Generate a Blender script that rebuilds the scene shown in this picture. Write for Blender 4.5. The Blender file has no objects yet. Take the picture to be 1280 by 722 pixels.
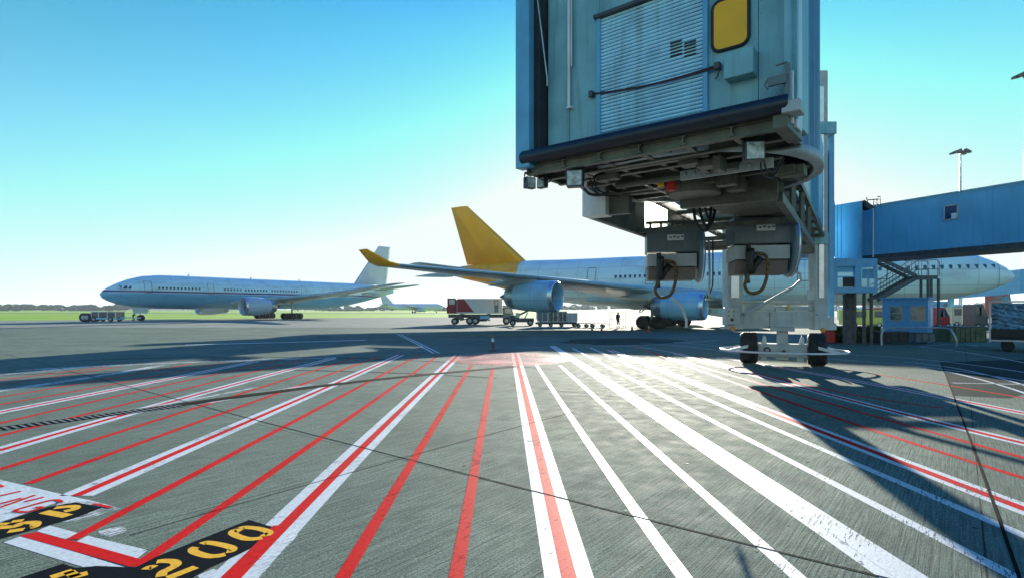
import bpy, math, random
from mathutils import Vector, Matrix
random.seed(7)
S = bpy.context.scene
COL = S.collection
R = math.radians
# ------------------------------------------------------------------ camera, sky, sun, exposure
CH, FPX, HOR = 2.0, 711.0, 386.5            # eye height (m), focal length and horizon of the 1280 px photograph
cam = bpy.data.cameras.new('camera'); cam.sensor_width = 36; cam.lens = 36*FPX/1280
cam.shift_y = (HOR-361)/1280; cam.clip_start = .05; cam.clip_end = 6000
co = bpy.data.objects.new('camera', cam); COL.objects.link(co); co.location = (0, 0, CH); co.rotation_euler = (R(90), 0, 0)
S.camera = co
SAZ, SEL = math.atan2(178, 711), R(11.2)
sd = Vector((math.sin(SAZ)*math.cos(SEL), math.cos(SAZ)*math.cos(SEL), math.sin(SEL)))
SKYT = [(.62, 1.02, 2.4, 1), (.12, (.60, 1.02, 1.46)), (.25, (.46, 1.0, 1.14)), (.44, (.22, .82, 1.02)), (.60, (.01, .42, 1.4)), (.95, (.0, .36, 1.6))]
W = bpy.data.worlds.new('World'); S.world = W; W.use_nodes = True
nt = W.node_tree; nt.nodes.clear()
def wn(t, **k):
    n = nt.nodes.new(t)
    for a, b in k.items(): setattr(n, a, b)
    return n
sky = wn('ShaderNodeTexSky', sky_type='NISHITA', sun_disc=False, sun_elevation=SEL, sun_rotation=SAZ, air_density=1.3, dust_density=.35, ozone_density=1.6, altitude=0)
tint = wn('ShaderNodeMix', data_type='RGBA', blend_type='MULTIPLY'); tint.inputs[0].default_value = 1
nt.links.new(sky.outputs[0], tint.inputs[6])
tcz = wn('ShaderNodeTexCoord'); nz_ = wn('ShaderNodeVectorMath', operation='NORMALIZE'); sz_ = wn('ShaderNodeSeparateXYZ'); rz_ = wn('ShaderNodeValToRGB')
nt.links.new(tcz.outputs['Generated'], nz_.inputs[0]); nt.links.new(nz_.outputs[0], sz_.inputs[0]); nt.links.new(sz_.outputs[2], rz_.inputs[0]); nt.links.new(rz_.outputs[0], tint.inputs[7])
el = rz_.color_ramp.elements; el[0].position = 0; el[0].color = SKYT[0]; el[1].position = .95; el[1].color = (*SKYT[5][1], 1)
for p_, c_ in SKYT[1:5]: e0_ = el.new(p_); e0_.color = (*c_, 1)
bg = wn('ShaderNodeBackground'); bg.inputs[1].default_value = .07
ry_ = wn('ShaderNodeMapRange'); ry_.inputs[1].default_value = .1; ry_.inputs[2].default_value = -.55; nt.links.new(sz_.outputs[1], ry_.inputs[0])
aw = wn('ShaderNodeMix', data_type='RGBA', blend_type='MULTIPLY'); aw.inputs[7].default_value = (2.5, 1.55, 1.12, 1); nt.links.new(ry_.outputs[0], aw.inputs[0]); nt.links.new(tint.outputs[2], aw.inputs[6])   # warmer, brighter sky opposite the low sun
cl_ = wn('ShaderNodeVectorMath', operation='MINIMUM'); cl_.inputs[1].default_value = (4.05, 4.5, 4.4); nt.links.new(aw.outputs[2], cl_.inputs[0]); nt.links.new(cl_.outputs[0], bg.inputs[0])
tc = wn('ShaderNodeTexCoord'); nrm = wn('ShaderNodeVectorMath', operation='NORMALIZE'); dt = wn('ShaderNodeVectorMath', operation='DOT_PRODUCT')
nt.links.new(tc.outputs['Generated'], nrm.inputs[0]); nt.links.new(nrm.outputs[0], dt.inputs[0])
vis = Vector((178, 711, 124.5)).normalized(); dt.inputs[1].default_value = vis
ac = wn('ShaderNodeMath', operation='ARCCOSINE'); nt.links.new(dt.outputs['Value'], ac.inputs[0])
mr = wn('ShaderNodeMapRange', interpolation_type='SMOOTHERSTEP'); mr.inputs[1].default_value = R(.7); mr.inputs[2].default_value = R(2.2); mr.inputs[3].default_value = 1; mr.inputs[4].default_value = 0
nt.links.new(ac.outputs[0], mr.inputs[0])
bg2 = wn('ShaderNodeBackground'); bg2.inputs[0].default_value = (1, .93, .78, 1)
ms = wn('ShaderNodeMath', operation='MULTIPLY'); ms.inputs[1].default_value = 6; nt.links.new(mr.outputs[0], ms.inputs[0]); nt.links.new(ms.outputs[0], bg2.inputs[1])
ad = wn('ShaderNodeAddShader'); nt.links.new(bg.outputs[0], ad.inputs[0]); nt.links.new(bg2.outputs[0], ad.inputs[1])
out = wn('ShaderNodeOutputWorld'); nt.links.new(ad.outputs[0], out.inputs[0])
W.cycles.sampling_method = 'MANUAL'; W.cycles.sample_map_resolution = 1024
sl = bpy.data.lights.new('sun', 'SUN'); sl.energy = 5.0; sl.angle = R(.5); sl.color = (1, .93, .80)
so = bpy.data.objects.new('sun', sl); COL.objects.link(so); so.rotation_euler = sd.to_track_quat('Z', 'Y').to_euler()
vs = S.view_settings; vs.view_transform = 'Standard'; vs.look = 'None'; vs.gamma = 1; vs.exposure = 1.6
S.cycles.max_bounces = 6; S.cycles.use_denoising = True

# ------------------------------------------------------------------ measuring helpers
def P(px, py, Y): return Vector(((px-640)/FPX*Y, Y, CH+(HOR-py)/FPX*Y))
def G(px, py, z=0.0):
    Y = FPX*(CH-z)/(py-HOR); return Vector(((px-640)/FPX*Y, Y, z))
def V(*a): return Vector(a)
# ------------------------------------------------------------------ materials
MATS = {}
def mat(name, col, rough=.5, metal=0, var=.12, scale=3, bump=0, spec=.5, bscale=None, col2=None, dirt=0):
    if name in MATS: return MATS[name]
    m = bpy.data.materials.new(name); m.use_nodes = True; MATS[name] = m
    t = m.node_tree; N = t.nodes; b = N['Principled BSDF']; L = t.links
    b.inputs['Roughness'].default_value = rough; b.inputs['Metallic'].default_value = metal; b.inputs['Specular IOR Level'].default_value = spec
    geo = N.new('ShaderNodeTexCoord'); nz = N.new('ShaderNodeTexNoise'); nz.inputs['Scale'].default_value = scale; nz.inputs['Detail'].default_value = 6
    L.new(geo.outputs['Object'], nz.inputs['Vector'])
    rp = N.new('ShaderNodeValToRGB'); c = col; c2 = col2 or tuple(x*(1-var*1.8) for x in c)
    rp.color_ramp.elements[0].color = (*c2, 1); rp.color_ramp.elements[0].position = .32
    rp.color_ramp.elements[1].color = (*[min(1, x*(1+var*.5)) for x in c], 1); rp.color_ramp.elements[1].position = .62
    L.new(nz.outputs[0], rp.inputs[0]); o = rp.outputs[0]
    if dirt:
        mp = N.new('ShaderNodeMapping'); mp.inputs['Scale'].default_value = (9, 9, .7); L.new(geo.outputs['Object'], mp.inputs[0])
        n2 = N.new('ShaderNodeTexNoise'); n2.inputs['Scale'].default_value = 1.0; n2.inputs['Detail'].default_value = 5; L.new(mp.outputs[0], n2.inputs['Vector'])
        r2 = N.new('ShaderNodeMapRange'); r2.inputs[1].default_value = .52; r2.inputs[2].default_value = .75; r2.inputs[4].default_value = dirt; L.new(n2.outputs[0], r2.inputs[0])
        mx = N.new('ShaderNodeMix'); mx.data_type = 'RGBA'; mx.inputs[7].default_value = (c[0]*.35, c[1]*.34, c[2]*.3, 1); L.new(r2.outputs[0], mx.inputs[0]); L.new(o, mx.inputs[6]); o = mx.outputs[2]
    L.new(o, b.inputs['Base Color'])
    rr = N.new('ShaderNodeMapRange'); rr.inputs[3].default_value = max(.02, rough-.08); rr.inputs[4].default_value = min(1, rough+.1); L.new(nz.outputs[0], rr.inputs[0]); L.new(rr.outputs[0], b.inputs['Roughness'])
    if bump:
        n3 = N.new('ShaderNodeTexNoise'); n3.inputs['Scale'].default_value = bscale or scale*6; n3.inputs['Detail'].default_value = 8; L.new(geo.outputs['Object'], n3.inputs['Vector'])
        bp = N.new('ShaderNodeBump'); bp.inputs['Strength'].default_value = bump; bp.inputs['Distance'].default_value = .02; L.new(n3.outputs[0], bp.inputs['Height']); L.new(bp.outputs[0], b.inputs['Normal'])
    return m
def banded(name, stops, rough=.35, axis=2):
    """constant colour bands along the object's z"""
    m = mat(name, (.5, .5, .5), rough); t = m.node_tree; N = t.nodes; L = t.links; b = N['Principled BSDF']
    tcn = N.new('ShaderNodeTexCoord'); sx = N.new('ShaderNodeSeparateXYZ'); L.new(tcn.outputs['Object'], sx.inputs[0])
    lo, hi = stops[0][0], stops[-1][0]+1
    r = N.new('ShaderNodeMapRange'); r.inputs[1].default_value = lo; r.inputs[2].default_value = hi; L.new(sx.outputs[axis], r.inputs[0])
    cr = N.new('ShaderNodeValToRGB'); cr.color_ramp.interpolation = 'CONSTANT'
    e = cr.color_ramp.elements
    while len(e) < len(stops): e.new(.5)
    for i, (z, c) in enumerate(stops): e[i].position = (z-lo)/(hi-lo); e[i].color = (*c, 1)
    L.new(r.outputs[0], cr.inputs[0])
    nz = N.new('ShaderNodeTexNoise'); nz.inputs['Scale'].default_value = .6; L.new(tcn.outputs['Object'], nz.inputs['Vector'])
    r2 = N.new('ShaderNodeMapRange'); r2.inputs[3].default_value = .86; r2.inputs[4].default_value = 1.06; L.new(nz.outputs[0], r2.inputs[0])
    mx = N.new('ShaderNodeVectorMath'); mx.operation = 'SCALE'; L.new(cr.outputs[0], mx.inputs[0]); L.new(r2.outputs[0], mx.inputs['Scale']); L.new(mx.outputs[0], b.inputs['Base Color'])
    return m

CBLUE = mat('cab_blue', (.20, .44, .49), .38, var=.14, scale=1.6, dirt=.5, bump=.04, bscale=5)
CBLUE2 = mat('cab_trim_blue', (.12, .40, .62), .35, var=.08, dirt=.2)
WBLUE = mat('walkway_blue', (.12, .42, .66), .45, var=.08, scale=.5, dirt=.25)
SHUT = mat('shutter_blue', (.46, .82, .98), .35, var=.10, dirt=.45)
DARK = mat('dark_rubber', (.022, .028, .036), .6, var=.3, bump=.1)
TYRE = mat('tyre', (.02, .02, .022), .75, var=.3, scale=8, bump=.2)
STEEL = mat('painted_steel', (.42, .47, .46), .45, var=.12, scale=2, dirt=.35)
STEEL2 = mat('olive_steel', (.13, .14, .105), .5, var=.25, scale=3, dirt=.4, bump=.1)
DKST = mat('dark_steel', (.06, .07, .075), .5, var=.25, scale=4)
WHITE = mat('white_paint_metal', (.72, .74, .74), .4, var=.08, dirt=.2)
GREYB = mat('grey_box', (.13, .17, .19), .45, var=.12, scale=2, dirt=.3)
LGREY = mat('light_grey_box', (.40, .46, .48), .45, var=.1, scale=2, dirt=.3)
BROWN = mat('brown_grey', (.16, .14, .125), .55, var=.15)
YEL = mat('yellow_panel', (.95, .46, .0), .4, var=.06, bump=.1, bscale=40)
TYEL = mat('tail_yellow', (1, .43, .0), .38, var=.05, scale=.6)
BLK = mat('black', (.008, .009, .01), .5)
ALU = mat('aluminium', (.62, .66, .68), .28, .85, var=.1)
GLASS = mat('dark_glass', (.02, .05, .08), .08, var=.1, spec=.8)
PLWH = mat('airliner_white', (.56, .66, .70), .30, var=.05, scale=.4)
PLGR = mat('airliner_grey', (.30, .43, .45), .34, var=.10, scale=.5)
NAC = mat('nacelle_blue', (.28, .54, .68), .3, var=.08, scale=.8)
NACM = mat('nacelle_metal', (.30, .36, .40), .3, .7, var=.15)
MAROON = mat('maroon', (.24, .006, .02), .5, var=.1)
RED = mat('red_plastic', (.6, .03, .02), .5, var=.1)
ORNG = mat('cone_orange', (.75, .08, .03), .5)
STRAP = mat('strap', (.05, .02, .025), .8, var=.3, scale=20)
AMB = mat('amber_lens', (.7, .28, .02), .3)
LENS = mat('lamp_glass', (.45, .55, .55), .12, var=.3, scale=12)
BOOTH = mat('booth_blue', (.08, .34, .68), .5, var=.08, dirt=.15)
GRN = mat('green_leaf', (.035, .09, .022), .8, var=.5, scale=9, bump=.6)
GALV = mat('galvanised', (.45, .48, .5), .35, .6, var=.15)

# ------------------------------------------------------------------ mesh helper
def frame(d, up=V(0, 0, 1)):
    d = d.normalized(); a = d.cross(up)
    if a.length < 1e-4: a = d.cross(V(0, 1, 0))
    a.normalize(); b = a.cross(d).normalized(); return a, b
class MB:
    def __init__(s): s.v = []; s.f = []; s.sm = []
    def add(s, vs, fs, smooth=False):
        o = len(s.v); s.v += [tuple(p) for p in vs]; s.f += [tuple(i+o for i in f) for f in fs]; s.sm += [smooth]*len(fs); return s
    def hexa(s, c):       # 8 corners: bottom 4 ccw, top 4
        return s.add(c, [(3, 2, 1, 0), (4, 5, 6, 7), (0, 1, 5, 4), (1, 2, 6, 5), (2, 3, 7, 6), (3, 0, 4, 7)])
    def box(s, c, sz, ax=None):
        c = Vector(c); x, y, z = (sz[0]/2, sz[1]/2, sz[2]/2)
        X, Y, Z = ax if ax else (V(1, 0, 0), V(0, 1, 0), V(0, 0, 1))
        return s.hexa([c+X*a*x+Y*b*y+Z*d*z for d in (-1, 1) for a, b in ((-1, -1), (1, -1), (1, 1), (-1, 1))])
    def beam(s, p, q, w, h, up=V(0, 0, 1)):
        p, q = Vector(p), Vector(q); a, b = frame(q-p, up)
        return s.hexa([m+a*i*w/2+b*j*h/2 for j in (-1, 1) for m, i in ((p, -1), (p, 1), (q, 1), (q, -1))])
    def ibeam(s, p, q, w, h, t=.02):
        p, q = Vector(p), Vector(q); a, b = frame(q-p)
        s.beam(p, q, t, h-2*t); s.beam(p+b*(h/2-t/2), q+b*(h/2-t/2), w, t); s.beam(p-b*(h/2-t/2), q-b*(h/2-t/2), w, t); return s
    def tube(s, pts, r, n=10, caps=True, closed=False):
        pts = [Vector(p) for p in pts]; m = len(pts); rs = r if isinstance(r, (list, tuple)) else [r]*m
        vs = []; pa = None
        for i, p in enumerate(pts):
            if closed: d = pts[(i+1) % m]-pts[i-1]
            else: d = pts[min(i+1, m-1)]-pts[max(i-1, 0)]
            d.normalize()
            if pa is None: a, b = frame(d)
            else:
                a = (pa-d*pa.dot(d)).normalized(); b = a.cross(d)
            pa = a
            for k in range(n):
                t = 2*math.pi*k/n; vs.append(p+(a*math.cos(t)+b*math.sin(t))*rs[i])
        fs = [(i*n+k, i*n+(k+1) % n, ((i+1) % m)*n+(k+1) % n, ((i+1) % m)*n+k) for i in range(m if closed else m-1) for k in range(n)]
        s.add(vs, fs, True)
        if caps and not closed: s.add(vs[:n], [tuple(range(n))]); s.add(vs[-n:], [tuple(range(n))[::-1]])
        return s
    def lathe(s, o, d, prof, n=24, smooth=True):      # prof: (t along d, radius)
        o, d = Vector(o), Vector(d).normalized(); a, b = frame(d)
        vs = [o+d*t+(a*math.cos(2*math.pi*k/n)+b*math.sin(2*math.pi*k/n))*max(r, 1e-4) for t, r in prof for k in range(n)]
        fs = [(i*n+k, i*n+(k+1) % n, (i+1)*n+(k+1) % n, (i+1)*n+k) for i in range(len(prof)-1) for k in range(n)]
        return s.add(vs, fs, smooth)
    def loft(s, rings, caps=True, smooth=True):
        n = len(rings[0]); vs = [p for r in rings for p in r]
        fs = [(i*n+k, i*n+(k+1) % n, (i+1)*n+(k+1) % n, (i+1)*n+k) for i in range(len(rings)-1) for k in range(n)]
        s.add(vs, fs, smooth)
        if caps: s.add(rings[0], [tuple(range(n))[::-1]]); s.add(rings[-1], [tuple(range(n))])
        return s
    def prism(s, poly, n, t):    # poly 3D points, extruded by n*t
        n = Vector(n)*t; k = len(poly); a = [Vector(p) for p in poly]
        s.add(a+[p+n for p in a], [tuple(range(k))[::-1], tuple(range(k, 2*k))]+[(i, (i+1) % k, (i+1) % k+k, i+k) for i in range(k)]); return s
    def build(s, name, m, parent=None, world=False, bevel=0, seg=2, **props):
        me = bpy.data.meshes.new(name); off = parent.location if (world and parent) else V(0, 0, 0)
        me.from_pydata([(p[0]-off[0], p[1]-off[1], p[2]-off[2]) for p in s.v], [], s.f)
        for p, q in zip(me.polygons, s.sm): p.use_smooth = q
        import bmesh
        bm = bmesh.new(); bm.from_mesh(me); bmesh.ops.recalc_face_normals(bm, faces=bm.faces); bm.to_mesh(me); bm.free()
        me.materials.append(m); o = bpy.data.objects.new(name, me); COL.objects.link(o); o.parent = parent
        if bevel:
            b = o.modifiers.new('bevel', 'BEVEL'); b.width = bevel; b.segments = seg; b.limit_method = 'ANGLE'; b.angle_limit = R(50)
        for k, v_ in props.items(): o[k] = v_
        return o
def thing(name, loc, label, cat, group=None, rz=0):
    o = bpy.data.objects.new(name, None); o.empty_display_size = .3; COL.objects.link(o); o.location = loc; o.rotation_euler = (0, 0, rz)
    o['label'] = label; o['category'] = cat
    if group: o['group'] = group
    return o
def tag(o, label, cat, group=None):
    o['label'] = label; o['category'] = cat
    if group: o['group'] = group
    return o
def copy_tree(o, parent=None):
    c = o.copy(); COL.objects.link(c); c.parent = parent
    for ch in [x for x in o.children]: copy_tree(ch, c)
    return c
def arc(c, r, a0, a1, n, A=V(1, 0, 0), B=V(0, 1, 0)):
    return [Vector(c)+A*r*math.cos(R(a0+(a1-a0)*i/n))+B*r*math.sin(R(a0+(a1-a0)*i/n)) for i in range(n+1)]
def smoothpts(pts, n=6):
    pts = [Vector(p) for p in pts]; out = []
    for i in range(len(pts)-1):
        a, b, c, d = pts[max(i-1, 0)], pts[i], pts[i+1], pts[min(i+2, len(pts)-1)]
        for k in range(n):
            t = k/n; out.append(.5*((2*b)+(c-a)*t+(2*a-5*b+4*c-d)*t*t+(3*b-a-3*c+d)*t**3))
    out.append(pts[-1]); return out

# ------------------------------------------------------------------ ground
def noisy_ground(name, cA, cB, kind):
    m = bpy.data.materials.new(name); m.use_nodes = True; t = m.node_tree; N = t.nodes; L = t.links; b = N['Principled BSDF']
    tcn = N.new('ShaderNodeTexCoord')
    def noise(sc, det=6, vec=None, dist=0):
        n = N.new('ShaderNodeTexNoise'); n.inputs['Scale'].default_value = sc; n.inputs['Detail'].default_value = det; n.inputs['Distortion'].default_value = dist
        L.new(vec or tcn.outputs['Object'], n.inputs['Vector']); return n.outputs[0]
    def mapr(v, a, b_, c, d):
        r = N.new('ShaderNodeMapRange'); [setattr(r.inputs[i+1], 'default_value', x) for i, x in enumerate((a, b_, c, d))]; L.new(v, r.inputs[0]); return r.outputs[0]
    def math_(op, a, b_):
        n = N.new('ShaderNodeMath'); n.operation = op
        for i, x in enumerate((a, b_)):
            if isinstance(x, (int, float)): n.inputs[i].default_value = x
            else: L.new(x, n.inputs[i])
        return n.outputs[0]
    def mix(f, a, b_):
        n = N.new('ShaderNodeMix'); n.data_type = 'RGBA'
        L.new(f, n.inputs[0])
        for i, x in ((6, a), (7, b_)):
            if isinstance(x, tuple): n.inputs[i].default_value = (*x, 1)
            else: L.new(x, n.inputs[i])
        return n.outputs[2]
    c = mix(mapr(noise(.35, 8), .35, .65, 0, 1), cA, cB)
    if kind == 'concrete':
        rot = N.new('ShaderNodeMapping'); rot.vector_type = 'POINT'; rot.inputs['Rotation'].default_value = (0, 0, -math.atan2(.784, .62)); L.new(tcn.outputs['Object'], rot.inputs[0])
        st = N.new('ShaderNodeMapping'); st.inputs['Scale'].default_value = (1.3, 26, 1); L.new(rot.outputs[0], st.inputs[0])
        broom = noise(1.6, 7, st.outputs[0], .4)
        st2 = N.new('ShaderNodeMapping'); st2.inputs['Scale'].default_value = (.35, 60, 1); L.new(rot.outputs[0], st2.inputs[0])
        broom2 = noise(1.2, 4, st2.outputs[0])
        c = mix(mapr(broom, .36, .62, .68, 0), c, tuple(x*.36 for x in cA))
        c = mix(mapr(broom2, .56, .66, 0, .75), c, tuple(x*.3 for x in cA))
        c = mix(mapr(noise(38, 8), .50, .66, 0, .75), c, tuple(x*.35 for x in cA))
        c = mix(mapr(noise(60, 3), .58, .70, 0, .7), c, tuple(min(1, x*1.7) for x in cB))
        c = mix(mapr(noise(1.1, 6, None, 1.5), .52, .68, 0, .5), c, tuple(x*.5 for x in cA))
        c = mix(mapr(noise(.11, 4), .55, .7, 0, .45), c, tuple(x*.55 for x in cA))
        # faint slab joints on the slab grid
        sx = N.new('ShaderNodeSeparateXYZ'); L.new(rot.outputs[0], sx.inputs[0])
        fl = N.new('ShaderNodeMapping'); fl.inputs['Location'].default_value = (-5.04, 5.95, 0); L.new(rot.outputs[0], fl.inputs[0])
        fs_ = N.new('ShaderNodeVectorMath'); fs_.operation = 'SCALE'; fs_.inputs['Scale'].default_value = 1/6.1; L.new(fl.outputs[0], fs_.inputs[0])
        ff = N.new('ShaderNodeVectorMath'); ff.operation = 'FLOOR'; L.new(fs_.outputs[0], ff.inputs[0]); wh = N.new('ShaderNodeTexWhiteNoise'); wh.noise_dimensions = '2D'; L.new(ff.outputs[0], wh.inputs['Vector'])
        c = mix(mapr(wh.outputs[0], 0, 1, 0, .35), c, tuple(x*.62 for x in cA))
        js = []
        for ax, off, per in ((0, 5.04, 6.1), (1, -5.95, 6.1)):
            v = sx.outputs[ax]
            wob = mapr(noise(2.0, 3), 0, 1, -.004, .004)
            v2 = math_('ADD', v, wob); v3 = math_('WRAP', math_('SUBTRACT', v2, -off if ax else off), 0)
            n = v3.node; n.operation = 'PINGPONG'; n.inputs[1].default_value = per/2
            js.append(mapr(v3, .004, .012, 1, 0))
        c = mix(math_('MULTIPLY', math_('MAXIMUM', js[0], js[1]), .75), c, (.02, .02, .018))
        hgt = math_('ADD', math_('MULTIPLY', broom, 1.0), math_('MULTIPLY', noise(55, 8), .6))
        hgt = math_('ADD', hgt, math_('MULTIPLY', broom2, .6))
        bp = N.new('ShaderNodeBump'); bp.inputs['Strength'].default_value = .5; bp.inputs['Distance'].default_value = .009; L.new(hgt, bp.inputs['Height']); L.new(bp.outputs[0], b.inputs['Normal'])
        L.new(mapr(noise(3, 6), .3, .7, .80, .96), b.inputs['Roughness'])
        b.inputs['Specular IOR Level'].default_value = .03
    elif kind == 'asphalt':
        c = mix(mapr(noise(40, 8), .5, .7, 0, .5), c, tuple(x*.4 for x in cA))
        bp = N.new('ShaderNodeBump'); bp.inputs['Strength'].default_value = .5; bp.inputs['Distance'].default_value = .01; L.new(noise(70), bp.inputs['Height']); L.new(bp.outputs[0], b.inputs['Normal'])
        b.inputs['Roughness'].default_value = .9; b.inputs['Specular IOR Level'].default_value = .01
    else:
        st = N.new('ShaderNodeMapping'); st.inputs['Scale'].default_value = (.02, .12, 1); L.new(tcn.outputs['Object'], st.inputs[0])
        c = mix(mapr(noise(1.5, 6, st.outputs[0]), .35, .65, 0, 1), cA, cB)
        b.inputs['Roughness'].default_value = .95; b.inputs['Specular IOR Level'].default_value = .1
    L.new(c, b.inputs['Base Color']); return m
CONC = noisy_ground('concrete', (.165, .215, .168), (.255, .318, .245), 'concrete')
ASPH = noisy_ground('asphalt', (.045, .058, .045), (.07, .085, .068), 'asphalt')
GRASS = noisy_ground('grass', (.13, .30, .02), (.26, .42, .03), 'grass')
MB().add([(-3000, -60, -.02), (3000, -60, -.02), (3000, 3700, -.02), (-3000, 3700, -.02)], [(0, 1, 2, 3)]).build('ground', GRASS, kind='structure')
ap = [(-260, -58), (260, -58), (260, 175), (60, 160), (-18, 150), (-56, 133), (-90, 105), (-260, 84)]
MB().add([(x, y, 0) for x, y in ap], [tuple(range(len(ap)))]).build('apron_pavement', CONC, kind='structure')
LCONC = noisy_ground('sheen_concrete', (.30, .33, .27), (.42, .44, .36), 'concrete')  # far apron in a paler colour: the low-angle sky sheen is painted in
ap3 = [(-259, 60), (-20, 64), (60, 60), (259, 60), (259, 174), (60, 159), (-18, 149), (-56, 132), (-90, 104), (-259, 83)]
MB().add([(x, y, .0005) for x, y in ap3], [tuple(range(len(ap3)))]).build('far_apron_sheen', LCONC, kind='structure')
ap2 = [(-700, 290), (900, 255), (900, 275), (-700, 345)]
MB().add([(x, y, 0) for x, y in ap2], [(0, 1, 2, 3)]).build('taxiway', CONC, kind='structure')
pp = [G(1176, 452), G(1192, 494), G(1262, 497.5), G(1330, 478), G(1330, 447)]
MB().add([(p.x, p.y, .0007) for p in pp], [tuple(range(len(pp)))]).build('asphalt_pavement', ASPH, kind='structure')

# painted markings -------------------------------------------------------------
def paint(name, col, worn=(.1, .11, .1), lo=.57, hi=.64, rough=.45, spec=.14):
    m = bpy.data.materials.new(name); m.use_nodes = True; t = m.node_tree; N = t.nodes; L = t.links; b = N['Principled BSDF']
    tcn = N.new('ShaderNodeTexCoord'); rot = N.new('ShaderNodeMapping'); rot.inputs['Rotation'].default_value = (0, 0, -math.atan2(.784, .62)); L.new(tcn.outputs['Object'], rot.inputs[0])
    st = N.new('ShaderNodeMapping'); st.inputs['Scale'].default_value = (2, 14, 1); L.new(rot.outputs[0], st.inputs[0])
    n1 = N.new('ShaderNodeTexNoise'); n1.inputs['Scale'].default_value = 3.2; n1.inputs['Detail'].default_value = 9; n1.inputs['Roughness'].default_value = .68; L.new(st.outputs[0], n1.inputs['Vector'])
    n2 = N.new('ShaderNodeTexNoise'); n2.inputs['Scale'].default_value = 30; n2.inputs['Detail'].default_value = 6; L.new(tcn.outputs['Object'], n2.inputs['Vector'])
    r1 = N.new('ShaderNodeMapRange'); r1.inputs[1].default_value = lo; r1.inputs[2].default_value = hi; r1.inputs[4].default_value = .92
    r2 = N.new('ShaderNodeMapRange'); r2.inputs[1].default_value = .3; r2.inputs[2].default_value = .7; r2.inputs[3].default_value = .78; r2.inputs[4].default_value = 1.08; L.new(n2.outputs[0], r2.inputs[0])
    sc = N.new('ShaderNodeVectorMath'); sc.operation = 'SCALE'; sc.inputs[0].default_value = col; L.new(r2.outputs[0], sc.inputs['Scale'])
    L.new(sc.outputs[0], b.inputs['Base Color'])
    n4 = N.new('ShaderNodeTexNoise'); n4.inputs['Scale'].default_value = .9; n4.inputs['Detail'].default_value = 3; L.new(tcn.outputs['Object'], n4.inputs['Vector'])
    sm_ = N.new('ShaderNodeMath'); sm_.operation = 'MULTIPLY_ADD'; sm_.inputs[1].default_value = .35; L.new(n4.outputs[0], sm_.inputs[0]); L.new(n1.outputs[0], sm_.inputs[2])
    sb_ = N.new('ShaderNodeMath'); sb_.operation = 'SUBTRACT'; sb_.inputs[1].default_value = .175; L.new(sm_.outputs[0], sb_.inputs[0]); L.new(sb_.outputs[0], r1.inputs[0])
    iv = N.new('ShaderNodeMath'); iv.operation = 'SUBTRACT'; iv.inputs[0].default_value = 1; L.new(r1.outputs[0], iv.inputs[1]); L.new(iv.outputs[0], b.inputs['Alpha'])
    b.inputs['Roughness'].default_value = .6; b.inputs['Specular IOR Level'].default_value = spec
    bp = N.new('ShaderNodeBump'); bp.inputs['Strength'].default_value = .25; bp.inputs['Distance'].default_value = .006; L.new(n1.outputs[0], bp.inputs['Height']); L.new(bp.outputs[0], b.inputs['Normal'])
    return m
PWH = paint('white_road_paint', (.56, .62, .62)); PRED = paint('red_road_paint', (.62, .010, .010), spec=.03); PFADE = paint('faded_white_paint', (.66, .70, .69), (.2, .21, .19), .47, .51)
PPINK = paint('faded_red_paint', (.55, .16, .15), (.25, .22, .19), .46, .56); PBLK = paint('black_road_paint', (.010, .012, .014), (.1, .11, .1), .64, .74, .8, .01); PYEL = paint('yellow_road_paint', (.78, .42, .02), (.06, .05, .03), .62, .75)
ZS = .28
JNT = mat('joint_sealant', (.012, .014, .010), .9, spec=.02)
import numpy as np
def line(pts, w, z, m, name='road_marking', fit=True):
    if len(pts) > 2 and fit:       # traced stripes: one smooth low-order curve through the traced points
        xs_, ys_ = np.array([p[0] for p in pts], float), np.array([p[1] for p in pts], float)
        if abs(xs_[-1]-xs_[0]) > abs(ys_[-1]-ys_[0])*1.5:
            c_ = np.polyfit(xs_, ys_, 2); t_ = np.linspace(xs_[0], xs_[-1], 24); q = list(zip(t_, np.polyval(c_, t_)))
        else:
            c_ = np.polyfit(ys_, xs_, 2); t_ = ys_[0]+(ys_[-1]-ys_[0])*np.linspace(0, 1, 24)**1.6; q = list(zip(np.polyval(c_, t_), t_))
        g = [G(float(a), float(b)) for a, b in q]
    else:
        g = [G(*p) for p in pts]; g = smoothpts(g, 8) if len(g) > 2 else g
    vs = []
    for i, p in enumerate(g):
        d = (g[min(i+1, len(g)-1)]-g[max(i-1, 0)]).normalized(); n = V(-d.y, d.x, 0)*w/2
        vs += [V(p.x, p.y, z*ZS)+n, V(p.x, p.y, z*ZS)-n]
    mb = MB(); mb.add(vs, [(2*i, 2*i+1, 2*i+3, 2*i+2) for i in range(len(g)-1)])
    o = mb.build(name, m, kind='structure'); return o
def ext(a, b, Y=-3):     # last point pushed on behind the camera edge, same ground heading
    return b
Rw, Tw = .115, .37
reds = [[(589, 455), (560, 505), (526, 560), (475, 642.5), (420, 735), (370, 820)],
        [(616, 459), (607.5, 507.5), (598, 560), (570, 722), (553, 820)],
        [(546, 444), (500, 477.5), (445, 520), (381, 560), (320, 601), (175, 705)],
        [(525, 442.5), (455, 480), (395, 512), (320, 552), (155, 637), (90, 675)],
        [(475, 444.5), (412, 467.5), (320, 501), (155, 560), (35, 604)],
        [(446, 445.5), (320, 486), (82, 560), (0, 586), (-60, 605)],
        [(385, 447), (320, 464), (192, 496), (125, 512), (0, 544), (-70, 562)],
        [(352, 449), (320, 457), (160, 491), (0, 529), (-70, 545)],
        [(277, 453), (137, 481), (0, 504.5), (-80, 519)],
        [(240, 454), (125, 475), (0, 495.5), (-80, 508)],
        [(150, 458), (0, 480), (-80, 491)], [(132, 458), (0, 474.5), (-80, 484)]]
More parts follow.
